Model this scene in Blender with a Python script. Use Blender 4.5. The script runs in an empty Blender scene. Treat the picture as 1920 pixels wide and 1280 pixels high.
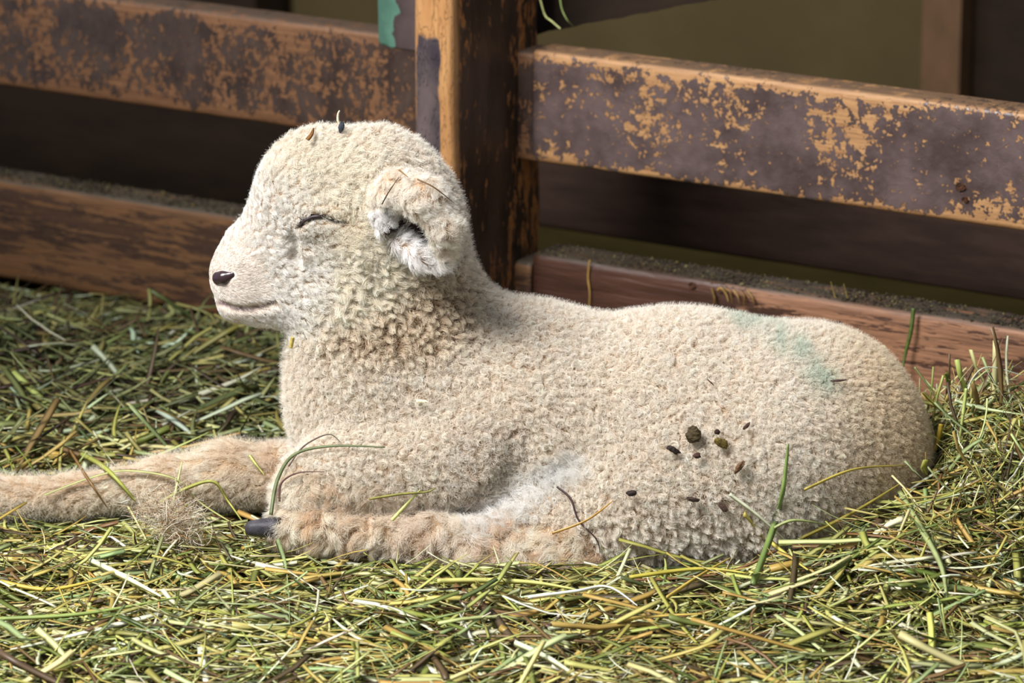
import bpy, math, time
import numpy as np
T0 = time.time()
rng = np.random.default_rng(11)
scn = bpy.context.scene
COL = scn.collection

# ------------------------------------------------------------------ camera frame
D, FPX, PHI = 3.3, 7920.0, math.radians(16)
TGT = np.array([0, 0, .173])
Fv = np.array([0, math.cos(PHI), -math.sin(PHI)])
Uv = np.array([0, math.sin(PHI), math.cos(PHI)])
Rv = np.array([1., 0, 0])
CAM = TGT - D * Fv
S = 2400.0                                    # pixels per metre at the lamb

def ray(px, py):
    return Fv + Rv * (px - 960) / FPX + Uv * (640 - py) / FPX
def P(px, py, Y):
    d = ray(px, py)
    return CAM + d * ((Y - CAM[1]) / d[1])
def toPix(X):
    q = X - CAM
    z = q @ Fv
    return 960 + FPX * (q @ Rv) / z, 640 - FPX * (q @ Uv) / z

def lin(r, g, b):
    f = lambda c: (c / 255 / 12.92) if c / 255 <= .04045 else ((c / 255 + .055) / 1.055) ** 2.4
    return np.array([f(r), f(g), f(b)])

# ------------------------------------------------------------------ object helpers
def empty(name, loc, rz=0, label=None, cat=None, group=None):
    o = bpy.data.objects.new(name, None); COL.objects.link(o)
    o.location = loc; o.rotation_euler = (0, 0, rz); o.empty_display_size = .05
    tag(o, label, cat, group)
    return o
def tag(o, label=None, cat=None, group=None, kind=None):
    if label: o['label'] = label
    if cat: o['category'] = cat
    if group: o['group'] = group
    if kind or cat: o['kind'] = kind or 'thing'
    return o
def mesh_np(name, V, Q, mat, parent=None, smooth=True, col=None):
    """V (n,3); Q (m,k) same-size faces"""
    V = np.ascontiguousarray(V, dtype=np.float32); Q = np.ascontiguousarray(Q, dtype=np.int32)
    me = bpy.data.meshes.new(name)
    k = Q.shape[1]
    me.vertices.add(len(V)); me.vertices.foreach_set('co', V.ravel())
    me.loops.add(Q.size); me.loops.foreach_set('vertex_index', Q.ravel())
    me.polygons.add(len(Q)); me.polygons.foreach_set('loop_start', np.arange(0, Q.size, k, dtype=np.int32))
    me.update(calc_edges=True)
    if smooth: me.polygons.foreach_set('use_smooth', np.ones(len(Q), dtype=bool))
    if col is not None:
        a = me.attributes.new('col', 'FLOAT_COLOR', 'POINT')
        c = np.ones((len(V), 4), dtype=np.float32); c[:, :3] = col
        a.data.foreach_set('color', c.ravel())
    me.materials.append(mat)
    o = bpy.data.objects.new(name, me); COL.objects.link(o)
    if parent is not None: o.parent = parent
    return o

# ------------------------------------------------------------------ materials
def newmat(name):
    m = bpy.data.materials.new(name); m.use_nodes = True
    nt = m.node_tree
    b = nt.nodes['Principled BSDF']
    return m, nt, b
def N(nt, t, **kw):
    n = nt.nodes.new(t)
    for k, v in kw.items():
        if k.startswith('i_'):
            key = k[2:].replace('_', ' ')
            n.inputs[int(key) if key.isdigit() else key].default_value = v
        else: setattr(n, k, v)
    return n
def ramp(nt, stops, interp='LINEAR'):
    r = nt.nodes.new('ShaderNodeValToRGB'); cr = r.color_ramp; cr.interpolation = interp
    while len(cr.elements) < len(stops): cr.elements.new(.5)
    for e, (p, c) in zip(cr.elements, stops):
        e.position = p; e.color = (*c, 1) if len(c) == 3 else c
    return r
def mixc(nt, fac, a, b, blend='MIX'):
    m = nt.nodes.new('ShaderNodeMix'); m.data_type = 'RGBA'; m.blend_type = blend
    for sock, v in ((m.inputs[0], fac), (m.inputs[6], a), (m.inputs[7], b)):
        if hasattr(v, 'links'): nt.links.new(v, sock)
        elif isinstance(v, (int, float)): sock.default_value = v
        else: sock.default_value = (*v, 1)
    return m.outputs[2]
def math_(nt, op, a, b=None, clamp=False):
    m = nt.nodes.new('ShaderNodeMath'); m.operation = op; m.use_clamp = clamp
    for s, v in zip(m.inputs, (a, b)):
        if v is None: continue
        if hasattr(v, 'links'): nt.links.new(v, s)
        else: s.default_value = v
    return m.outputs[0]
def smooth(nt, v, a, b):
    m = nt.nodes.new('ShaderNodeMapRange'); m.interpolation_type = 'SMOOTHSTEP'
    nt.links.new(v, m.inputs[0]); m.inputs[1].default_value = a; m.inputs[2].default_value = b
    return m.outputs[0]

def attr_mat(name, rough=.6, trans=0.0, spec=.3, sheen=0):
    m, nt, b = newmat(name)
    a = N(nt, 'ShaderNodeAttribute', attribute_name='col')
    nt.links.new(a.outputs['Color'], b.inputs['Base Color'])
    b.inputs['Roughness'].default_value = rough
    b.inputs['Specular IOR Level'].default_value = spec
    if trans:
        t = N(nt, 'ShaderNodeBsdfTranslucent'); nt.links.new(a.outputs['Color'], t.inputs[0])
        mx = N(nt, 'ShaderNodeMixShader'); mx.inputs[0].default_value = trans
        nt.links.new(b.outputs[0], mx.inputs[1]); nt.links.new(t.outputs[0], mx.inputs[2])
        nt.links.new(mx.outputs[0], nt.nodes['Material Output'].inputs[0])
    return m

def painted(name, paint, paint2, wood, wood2, thr=.5, hz=.05, edge=.25, sc=1.0, seed=0.0, gloss=.38, streak=(1, 1, 1), dirt=None, end=None):
    """old dark paint worn off the wood in patches; object space, x along the board, z up, hz = half height"""
    m, nt, b = newmat(name)
    tc = N(nt, 'ShaderNodeTexCoord')
    mp = N(nt, 'ShaderNodeMapping'); nt.links.new(tc.outputs['Object'], mp.inputs[0])
    mp.inputs['Scale'].default_value = streak; mp.inputs['Location'].default_value = (seed, seed * .7, seed * .3)
    def noise(scale, det, rough=.6, dist=0., src=mp):
        n = N(nt, 'ShaderNodeTexNoise'); n.inputs['Scale'].default_value = scale; n.inputs['Detail'].default_value = det
        n.inputs['Roughness'].default_value = rough; n.inputs['Distortion'].default_value = dist
        nt.links.new(src.outputs[0], n.inputs['Vector']); return n.outputs['Fac']
    big = noise(16 * sc, 2, .5); med = noise(105 * sc, 5, .6, .4); fine = noise(330 * sc, 3, .6)
    v = math_(nt, 'ADD', math_(nt, 'MULTIPLY', big, .62), math_(nt, 'ADD', math_(nt, 'MULTIPLY', med, .9), math_(nt, 'MULTIPLY', fine, .5)))
    v = math_(nt, 'MULTIPLY', v, 1 / 1.95)
    sep = N(nt, 'ShaderNodeSeparateXYZ'); nt.links.new(tc.outputs['Object'], sep.inputs[0])
    zz = math_(nt, 'DIVIDE', math_(nt, 'ABSOLUTE', sep.outputs[2]), hz)
    ed = math_(nt, 'MULTIPLY', smooth(nt, zz, .72, 1.0), edge)
    v = math_(nt, 'ADD', v, ed)
    if end is not None:                                # shade painted in: dark paint colour spreads towards one end
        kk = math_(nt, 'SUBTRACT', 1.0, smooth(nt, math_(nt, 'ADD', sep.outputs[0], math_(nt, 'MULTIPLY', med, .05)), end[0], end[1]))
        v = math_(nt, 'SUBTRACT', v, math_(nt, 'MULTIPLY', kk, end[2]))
    mask = smooth(nt, v, thr - .006, thr + .012)      # 1 = bare wood
    gm = N(nt, 'ShaderNodeMapping'); nt.links.new(tc.outputs['Object'], gm.inputs[0]); gm.inputs['Scale'].default_value = (3, 30, 60)
    grain = noise(5, 5, .6, .8, gm)
    wcol = ramp(nt, [(.3, tuple(wood2)), (.62, tuple(wood))]); nt.links.new(grain, wcol.inputs[0])
    pcol = ramp(nt, [(.35, tuple(paint2)), (.65, tuple(paint))]); nt.links.new(noise(30, 4), pcol.inputs[0])
    c = mixc(nt, mask, pcol.outputs[0], wcol.outputs[0])
    if dirt is not None:
        up = smooth(nt, sep.outputs[2], hz * .93, hz * 1.0)
        dn = math_(nt, 'MULTIPLY', up, smooth(nt, noise(70, 4), .25, .5))
        c = mixc(nt, dn, c, tuple(dirt))
    nt.links.new(c, b.inputs['Base Color'])
    rg = N(nt, 'ShaderNodeMapRange'); nt.links.new(mask, rg.inputs[0]); rg.inputs[3].default_value = gloss; rg.inputs[4].default_value = .62
    nt.links.new(rg.outputs[0], b.inputs['Roughness'])
    b.inputs['Specular IOR Level'].default_value = .5
    hgt = math_(nt, 'ADD', math_(nt, 'MULTIPLY', mask, -1.0), math_(nt, 'MULTIPLY', med, .7))
    bp = N(nt, 'ShaderNodeBump'); bp.inputs['Strength'].default_value = .85; bp.inputs['Distance'].default_value = .0018
    nt.links.new(hgt, bp.inputs['Height']); nt.links.new(bp.outputs[0], b.inputs['Normal'])
    return m

def plain(name, c1, c2, scale=8, stretch=(1, 1, 1), rough=.8, bump=.3):
    m, nt, b = newmat(name)
    tc = N(nt, 'ShaderNodeTexCoord'); mp = N(nt, 'ShaderNodeMapping'); mp.inputs['Scale'].default_value = stretch
    nt.links.new(tc.outputs['Object'], mp.inputs[0])
    n = N(nt, 'ShaderNodeTexNoise'); n.inputs['Scale'].default_value = scale; n.inputs['Detail'].default_value = 6; n.inputs['Roughness'].default_value = .65
    nt.links.new(mp.outputs[0], n.inputs['Vector'])
    r = ramp(nt, [(.3, tuple(c1)), (.7, tuple(c2))]); nt.links.new(n.outputs['Fac'], r.inputs[0])
    nt.links.new(r.outputs[0], b.inputs['Base Color']); b.inputs['Roughness'].default_value = rough; b.inputs['Specular IOR Level'].default_value = .2
    bp = N(nt, 'ShaderNodeBump'); bp.inputs['Strength'].default_value = bump; bp.inputs['Distance'].default_value = .003
    nt.links.new(n.outputs['Fac'], bp.inputs['Height']); nt.links.new(bp.outputs[0], b.inputs['Normal'])
    return m

# ------------------------------------------------------------------ lamb: signed distance field
YH = -.012
def cap(a, b, k=.02, ky=1.0, kind='add'):
    A, B = P(*a[:3]), P(*b[:3])
    return (kind, A, B, a[3] / S, b[3] / S, k, ky)
prims = [
    cap((728, 775, .0, 166), (1010, 800, 0, 188), .03, 1.12),          # chest to ribs
    cap((720, 690, .0, 150), (720, 880, .0, 140), .03, 1.15),
    cap((1010, 800, 0, 195), (1280, 808, 0, 208), .03, 1.0),           # ribs to loin
    cap((1270, 812, 0, 212), (1508, 838, 0, 222), .03, 1.0),           # rump
    cap((1500, 840, .02, 215), (1535, 880, .0, 190), .02, 1.0),
    cap((1320, 930, 0.02, 110), (1480, 930, .0, 120), .03, 1.0),
    cap((768, 690, .0, 165), (728, 440, YH, 134), .03, 1.36),          # neck
    cap((860, 700, .0, 120), (960, 720, .0, 125), .05, 1.1),
    cap((685, 388, YH, 148), (612, 372, YH, 128), .025, 1.32),         # skull
    cap((600, 400, YH, 112), (462, 500, YH, 54), .018, 1.5),           # bridge of the nose
    cap((590, 455, YH, 110), (480, 515, YH, 72), .018, 1.42),          # cheek
    cap((470, 495, YH, 62), (437, 522, YH, 36), .010, 1.25),           # muzzle
    cap((600, 525, YH, 84), (478, 552, YH, 50), .018, 1.35),           # jaw
    cap((490, 555, YH, 44), (440, 570, YH, 31), .008, 1.15),           # chin
    cap((640, 560, YH, 92), (690, 700, 0, 130), .03, 1.1),             # throat
    # near foreleg, folded under the chest
    cap((900, 830, -.052, 78), (650, 880, -.058, 76), .014, 1.0),
    cap((905, 885, -.062, 58), (650, 905, -.062, 62), .012, 1.0),
    cap((585, 905, -.062, 58), (570, 925, -.066, 50), .015, 1.0),
    cap((565, 940, -.062, 36), (760, 962, -.055, 28), .008, 1.0),
    # far foreleg stretched out
    cap((600, 895, .035, 62), (425, 888, .032, 50), .02, 1.0),
    cap((425, 888, .032, 52), (310, 906, .03, 42), .015, 1.0),
    cap((310, 906, .03, 42), (140, 928, .028, 32), .012, 1.0),
    cap((140, 928, .028, 32), (-20, 934, .028, 36), .01, 1.0),
    cap((-20, 934, .028, 36), (-75, 944, .028, 30), .01, 1.0),
    # near hind leg: thigh, stifle, shank, foot
    cap((1440, 850, -.045, 165), (1200, 930, -.066, 108), .03, 1.0),
    cap((1200, 935, -.068, 100), (1075, 985, -.078, 66), .02, 1.0),
    cap((1095, 1018, -.080, 54), (1420, 965, -.062, 100), .02, 1.0),
    cap((1120, 1030, -.080, 46), (1040, 1040, -.088, 44), .014, 1.0),
    cap((1040, 1034, -.088, 46), (800, 1010, -.088, 37), .012, 1.0),
    cap((800, 1010, -.088, 37), (600, 990, -.084, 33), .01, 1.0),
    cap((600, 990, -.084, 33), (535, 987, -.082, 31), .01, 1.0),
    cap((1440, 1035, -.06, 34), (1500, 985, -.06, 50), .015, 1.0),
    cap((1160, 885, -.060, 66), (945, 992, -.080, 34), .014, 1.0),
    # far hind leg, mostly out of sight
    cap((1400, 900, .05, 150), (1150, 960, .07, 90), .03, 1.0),
    # near ear
    cap((715, 378, YH - .044, 24), (748, 356, YH - .062, 28), .008, 1.2),
    cap((748, 356, YH - .062, 28), (795, 370, YH - .074, 30), .006, 1.2),
    cap((795, 370, YH - .074, 30), (833, 422, YH - .076, 24), .006, 1.2),
    cap((833, 422, YH - .076, 22), (832, 476, YH - .068, 12), .005, 1.2),
    cap((722, 395, YH - .054, 20), (724, 428, YH - .056, 12), .005, 1.1),
    cap((748, 452, YH - .052, 12), (790, 478, YH - .061, 19), .004, 1.2),
    cap((790, 478, YH - .061, 19), (826, 488, YH - .066, 12), .005, 1.2),
    # far ear
    cap((735, 400, YH + .045, 20), (820, 420, YH + .055, 26), .010, 1.2),
    cap((820, 420, YH + .055, 26), (850, 500, YH + .050, 14), .010, 1.2),
    # tail
    cap((1690, 880, .0, 36), (1650, 960, -.035, 26), .012, 1.0),
    # eye socket, lids
    cap((556, 440, YH - .060, 13), (560, 478, YH - .060, 9), .010, 1.0, 'sub'),
    cap((992, 790, -.096, 8), (965, 895, -.090, 24), .022, 1.0, 'sub'),
    cap((965, 895, -.092, 26), (880, 955, -.088, 18), .012, 1.0, 'sub'),
]
def mirror_y(p):
    A, B = p[1].copy(), p[2].copy()
    A[1] = 2 * YH - A[1]; B[1] = 2 * YH - B[1]
    return (p[0], A, B) + p[3:]

def prim_d(Xs, A, B, r1, r2, ky):
    k = np.array([1, ky, 1], dtype=np.float32)
    A = A.astype(np.float32) * k; B = B.astype(np.float32) * k
    Q = Xs * k - A; BA = B - A; L2 = float(BA @ BA)
    t = np.clip((Q @ BA) / L2, 0, 1)
    Q -= t[..., None] * BA
    d = np.sqrt(np.einsum('...i,...i->...', Q, Q)) - (r1 + (r2 - r1) * t)
    return d
def sdf(X, pr=None):
    X = X.astype(np.float32)
    out = None
    for kind, A, B, r1, r2, k, ky in (pr or ALL):
        d = prim_d(X, A, B, r1, r2, ky)
        if out is None: out = d; continue
        if kind == 'add':
            h = np.maximum(k - np.abs(out - d), 0) / k
            out = np.minimum(out, d) - h * h * k * .25
        else:
            d = -d
            h = np.maximum(k - np.abs(out - d), 0) / k
            out = np.maximum(out, d) + h * h * k * .25
    return out
ALL = prims

def trace(px, py, pr=None, y0=-.35, y1=.3, off=0.0):
    """first hit of the camera ray with the lamb, else None"""
    d = ray(px, py); d = d / np.linalg.norm(d)
    a = P(px, py, y0); t = 0.0
    for _ in range(220):
        p = a + d * t
        s = float(sdf(p[None], pr)[0]) - off
        if s < 3e-4: return p
        t += max(s * .7, 3e-4)
        if p[1] > y1: return None
    return None

# mouth and eye creases follow the surface
def crease(pts, r, k=.003):
    H = [trace(x, y, prims) for x, y in pts]
    out = []
    for p, q in zip(H[:-1], H[1:]):
        if p is None or q is None: continue
        c = ('sub', p, q, r, r, k, 1.0); out += [c, mirror_y(c)]
    return out
MOUTH = [(412, 566), (430, 574), (450, 578), (475, 577), (500, 571), (512, 565)]
EYE = [(561, 424), (572, 413), (586, 406), (600, 405), (614, 409), (630, 415), (648, 418)]
extra = crease(MOUTH, .0022) + crease(EYE, .0018)
# lids bulge either side of the closed slit
pe = trace(602, 424, prims)
extra = [('add', pe + np.array([-.009, .010, 0]), pe + np.array([.009, .010, 0]), .0125, .0125, .006, 1.0)] + extra
extra = [extra[0], mirror_y(extra[0])] + extra[1:]
pb1, pb2 = trace(572, 396, prims), trace(638, 396, prims)
br_ = ('add', pb1 + np.array([0, .0045, 0]), pb2 + np.array([0, .0045, 0]), .0075, .0070, .008, 1.0)
extra = [br_, mirror_y(br_)] + crease([(555, 434), (549, 452), (551, 478), (556, 492)], .0042, .006) + extra
ALL = prims + extra
print('prims', len(ALL))

# ------------------------------------------------------------------ surface nets
def surface_nets(lo, hi, h, pr=None):
    n = np.ceil((hi - lo) / h).astype(int) + 1
    xs = [lo[i] + h * np.arange(n[i]) for i in range(3)]
    V = np.empty(n, dtype=np.float32)
    YZ = np.stack(np.meshgrid(xs[1], xs[2], indexing='ij'), -1).astype(np.float32)
    buf = np.empty(YZ.shape[:2] + (3,), dtype=np.float32); buf[..., 1:] = YZ
    step = 16
    for i in range(0, n[0], step):
        j = min(n[0], i + step)
        b3 = np.repeat(buf[None], j - i, 0); b3[..., 0] = xs[0][i:j, None, None]
        V[i:j] = sdf(b3, pr)
    s = V < 0
    c = [(a, b, d) for a in (0, 1) for b in (0, 1) for d in (0, 1)]
    sl = lambda o: tuple(slice(o[i], n[i] - 1 + o[i]) for i in range(3))
    cnt = sum(s[sl(o)].astype(np.int8) for o in c)
    mix = (cnt > 0) & (cnt < 8)
    idx = np.argwhere(mix)
    acc = np.zeros((len(idx), 3)); num = np.zeros(len(idx))
    g = lambda o: V[idx[:, 0] + o[0], idx[:, 1] + o[1], idx[:, 2] + o[2]]
    for a in c:
        for ax in range(3):
            if a[ax]: continue
            b = list(a); b[ax] = 1
            va, vb = g(a), g(b); m = (va < 0) != (vb < 0)
            t = np.where(m, va / np.where(m, va - vb, 1), 0)
            q = np.tile(np.array(a, float), (len(idx), 1)); q[:, ax] += t
            acc[m] += q[m]; num[m] += 1
    pos = lo + h * (idx + acc / num[:, None])
    vid = -np.ones(mix.shape, dtype=np.int64); vid[tuple(idx.T)] = np.arange(len(idx))
    faces = []
    for ax in range(3):
        u, w = (ax + 1) % 3, (ax + 2) % 3
        s0 = [slice(None)] * 3; s1 = [slice(None)] * 3; s0[ax] = slice(0, -1); s1[ax] = slice(1, None)
        ch = s[tuple(s0)] != s[tuple(s1)]
        e = np.argwhere(ch)
        e = e[(e[:, u] > 0) & (e[:, w] > 0) & (e[:, u] < n[u] - 1) & (e[:, w] < n[w] - 1)]
        ins = s[tuple(e.T)]
        def v(du, dw):
            q = e.copy(); q[:, u] -= du; q[:, w] -= dw
            return vid[tuple(q.T)]
        f = np.stack([v(1, 1), v(0, 1), v(0, 0), v(1, 0)], 1)
        f[~ins] = f[~ins][:, ::-1]
        faces.append(f)
    return pos, np.concatenate(faces)
def grad(X, pr=None, h=6e-4):
    g = np.stack([sdf(X + np.eye(3)[i] * h, pr) - sdf(X - np.eye(3)[i] * h, pr) for i in range(3)], 1)
    m = np.linalg.norm(g, axis=1, keepdims=True)
    return g / np.maximum(m, 1e-9), (m / (2 * h))[:, 0]

LO = np.array([-.47, -.15, -.03]); HI = np.array([.36, .16, .40])
BV, BF = surface_nets(LO, HI, .0028)
print('body', BV.shape, BF.shape, round(time.time() - T0, 1))
for _ in range(2):
    n_, m_ = grad(BV); BV = BV - n_ * (sdf(BV) / np.maximum(m_, .3))[:, None] * .8
BN, _ = grad(BV, h=1.2e-3)
BPX, BPY = toPix(BV)

# colour fields (pixel coordinates of the lamb's own points, used only as a body map)
def sm(x, a, b):
    t = np.clip((x - a) / (b - a), 0, 1); return t * t * (3 - 2 * t)
def segd(px, py, a, b):
    a = np.array(a, float); b = np.array(b, float); ba = b - a
    t = np.clip(((px - a[0]) * ba[0] + (py - a[1]) * ba[1]) / (ba @ ba), 0, 1)
    return np.hypot(px - a[0] - t * ba[0], py - a[1] - t * ba[1])
def poly_d(px, py, pts):
    return np.min([segd(px, py, p, q) for p, q in zip(pts[:-1], pts[1:])], axis=0)

M_skin = attr_mat('lamb_skin', .75, 0, .2)
skin = np.tile(lin(168, 140, 108), (len(BV), 1))
fm = 1 - sm(np.hypot((BPX - 440) / 1.0, (BPY - 500) / 1.0), 60, 170)
fm = fm * (BPY < 640)
skin = skin * (1 - fm[:, None]) + lin(232, 214, 200) * fm[:, None]
dark = lin(62, 44, 44)
near = BV[:, 1] < YH
dm = (1 - sm(poly_d(BPX, BPY, MOUTH), 2, 6)) * (BPY < 600)
skin = skin * (1 - dm[:, None]) + lin(120, 100, 100) * dm[:, None]
de = (1 - sm(poly_d(BPX, BPY, EYE), 3, 7))
skin = skin * (1 - de[:, None]) + dark * de[:, None]
dq = (1 - sm(poly_d(BPX, BPY, [(730, 428), (748, 420), (766, 424), (782, 434), (790, 452)]), 13, 20)) * near * (BV[:, 1] < -.03)
skin = skin * (1 - dq[:, None]) + dark * dq[:, None]
lamb = mesh_np('lamb', BV, BF, M_skin, col=skin)
tag(lamb, 'cream curly-fleeced lamb lying asleep on hay against the wooden fence', 'lamb')

# ------------------------------------------------------------------ fence
TH = math.radians(31.5)
FO = P(1000, 300, .5); FO[2] = 0                    # on the rails' front plane
e_f = np.array([math.cos(TH), -math.sin(TH), 0]); n_f = np.array([-math.sin(TH), -math.cos(TH), 0])
def PF(px, py, off=0.0):
    """pixel -> (along, height) on the plane parallel to the fence, off metres behind the rails' front"""
    o = FO - n_f * off; d = ray(px, py); t = ((o - CAM) @ n_f) / (d @ n_f); p = CAM + d * t
    return (p - o) @ e_f, p[2]
C_ = lambda *a: tuple(lin(*a))
M_railR = painted('worn_paint', C_(98, 82, 80), C_(70, 56, 54), C_(178, 134, 88), C_(136, 94, 58), thr=.555, hz=.052, edge=.10, seed=3.1, gloss=.28, dirt=C_(88, 70, 56))
M_railL = painted('worn_paint_left', C_(80, 64, 56), C_(56, 42, 36), C_(130, 90, 58), C_(98, 64, 40), thr=.53, hz=.05, edge=.11, seed=9.4, gloss=.34, dirt=C_(84, 66, 52), streak=(1.2, 1, .8))
M_post = painted('worn_post', C_(78, 58, 46), C_(50, 36, 26), C_(176, 116, 62), C_(138, 84, 42), thr=.55, hz=5, edge=0, seed=5.2, gloss=.4, streak=(1.3, 1.3, .35))
M_low = painted('bare_board', C_(84, 58, 42), C_(60, 42, 32), C_(122, 84, 50), C_(88, 60, 36), thr=.50, hz=.0498, edge=.10, seed=1.7, gloss=.42, streak=(.22, 1, 2.2), dirt=C_(72, 64, 52))
M_lowR = painted('bare_board_right', C_(86, 56, 44), C_(58, 36, 26), C_(150, 106, 76), C_(96, 62, 42), thr=.49, hz=.0535, edge=.06, seed=7.7, gloss=.36, streak=(.22, 1, 2.2), dirt=C_(62, 54, 44), end=(-.40, -.22, .2))  # end: dark tone by the post stands in for shade

def board(name, x0, x1, y0, y1, z0, z1, mat, parent, r=.004, wob=.0006, seed=0, nx=None, nz=10, wear=None):
    """board along local x with rounded, slightly uneven long edges. origin at its own middle"""
    L = x1 - x0
    nx = nx or max(12, int(L / .006))
    # cross-section outline (y,z), counter-clockwise seen from +x
    pr = []
    def arc(cy, cz, a0):
        for k in range(4):
            a = a0 + k * math.pi / 6; pr.append((cy + r * math.cos(a), cz + r * math.sin(a)))
    arc(y1 - r, z1 - r, 0)
    arc(y0 + r, z1 - r, math.pi / 2)
    for k in range(1, nz): pr.append((y0, z1 - r - (z1 - z0 - 2 * r) * k / nz))
    arc(y0 + r, z0 + r, math.pi)
    arc(y1 - r, z0 + r, 1.5 * math.pi)
    pr = np.array(pr); m = len(pr)
    xs = np.linspace(x0, x1, nx)
    c = np.array([(x0 + x1) / 2, (y0 + y1) / 2, (z0 + z1) / 2])
    V = np.zeros((nx, m, 3)); V[:, :, 0] = xs[:, None]; V[:, :, 1:] = pr[None]
    rr = np.random.default_rng(seed + 100)
    ph = rr.uniform(0, 6.28, (6, 2)); fr = rr.uniform(8, 120, 6); am = wob * rr.uniform(.2, 1, 6) * (20 / (fr + 20))
    for k in range(6):
        V[:, :, 1] += am[k] * np.sin(fr[k] * xs[:, None] + ph[k, 0] + 30 * pr[None, :, 1])
        V[:, :, 2] += am[k] * np.cos(fr[k] * xs[:, None] + ph[k, 1])
    V = V.reshape(-1, 3) - c
    i, j = np.meshgrid(np.arange(nx - 1), np.arange(m), indexing='ij'); i = i.ravel(); j = j.ravel(); j2 = (j + 1) % m
    Q = np.stack([i * m + j, i * m + j2, (i + 1) * m + j2, (i + 1) * m + j], 1)
    me = bpy.data.meshes.new(name)
    faces = Q.tolist() + [list(range(m))[::-1], [(nx - 1) * m + k for k in range(m)]]
    me.from_pydata(V.tolist(), [], faces); me.update()
    for p in me.polygons: p.use_smooth = len(p.vertices) == 4
    me.materials.append(mat)
    o = bpy.data.objects.new(name, me); COL.objects.link(o); o.location = c
    if parent is not None: o.parent = parent
    return o

fence = empty('wooden_fence', (FO[0], FO[1], 0), -TH, 'dark brown fence of rounded boards and a post, paint worn off in patches', 'fence')
PW, PD = .0395, .108                                # post thickness along the fence, how far it stands out of the rails
xl = PF(775, 300, -PD)[0]                           # post's front left edge
tr = board('rail', 0.0, 1.05, 0, .038, .1965, .2985, M_railR, fence, r=.005, seed=1)
tr['label'] = 'upper right board with dark paint flaking off pale wood'
tl = board('rail', -1.3, -.002, .004, .042, .1945, .2945, M_railL, fence, r=.005, seed=2)
tl['label'] = 'upper left board, duller and blotchy'
bl = board('rail', -1.3, -.002, 0.0, .045, .0015, .1025, M_low, fence, r=.006, seed=3, wob=.001)
bl['label'] = 'lower left board, bare brown wood with dark grain'
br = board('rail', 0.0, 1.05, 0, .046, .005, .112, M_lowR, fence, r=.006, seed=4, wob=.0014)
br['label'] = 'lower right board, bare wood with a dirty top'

def post(name, x0, x1, y0, y1, z0, z1, mat, parent, r, seed):
    o = board(name, z0, z1, 0, 0.001, 0, 1, mat, parent)
    bpy.data.objects.remove(o)
    w, d = x1 - x0, y1 - y0
    pr = []
    for cx, cy, a0 in ((x1 - r, y1 - r, 0), (x0 + r, y1 - r, .5), (x0 + r, y0 + r, 1), (x1 - r, y0 + r, 1.5)):
        for k in range(5):
            a = (a0 + k / 8) * math.pi; pr.append((cx + r * math.cos(a), cy + r * math.sin(a)))
    pr = np.array(pr); m = len(pr); zs = np.arange(z0, z1, .008); n = len(zs)
    V = np.zeros((n, m, 3)); V[:, :, :2] = pr[None]; V[:, :, 2] = zs[:, None]
    rr = np.random.default_rng(seed)
    for k in range(5):
        f_, p1 = rr.uniform(6, 70), rr.uniform(0, 6.28)
        V[:, :, 0] += .0005 * np.sin(f_ * zs[:, None] + p1 + 20 * pr[None, :, 1])
        V[:, :, 1] += .0005 * np.cos(f_ * zs[:, None] + p1 * 2)
    c = np.array([(x0 + x1) / 2, (y0 + y1) / 2, 0]); V = V.reshape(-1, 3) - c
    i, j = np.meshgrid(np.arange(n - 1), np.arange(m), indexing='ij'); i = i.ravel(); j = j.ravel(); j2 = (j + 1) % m
    Q = np.stack([i * m + j, i * m + j2, (i + 1) * m + j2, (i + 1) * m + j], 1).tolist()
    me = bpy.data.meshes.new(name); me.from_pydata(V.tolist(), [], Q + [list(range(m))[::-1], [(n - 1) * m + k for k in range(m)]])
    for p in me.polygons: p.use_smooth = len(p.vertices) == 4
    me.materials.append(mat); o = bpy.data.objects.new(name, me); COL.objects.link(o); o.location = c; o.parent = parent
    return o
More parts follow.
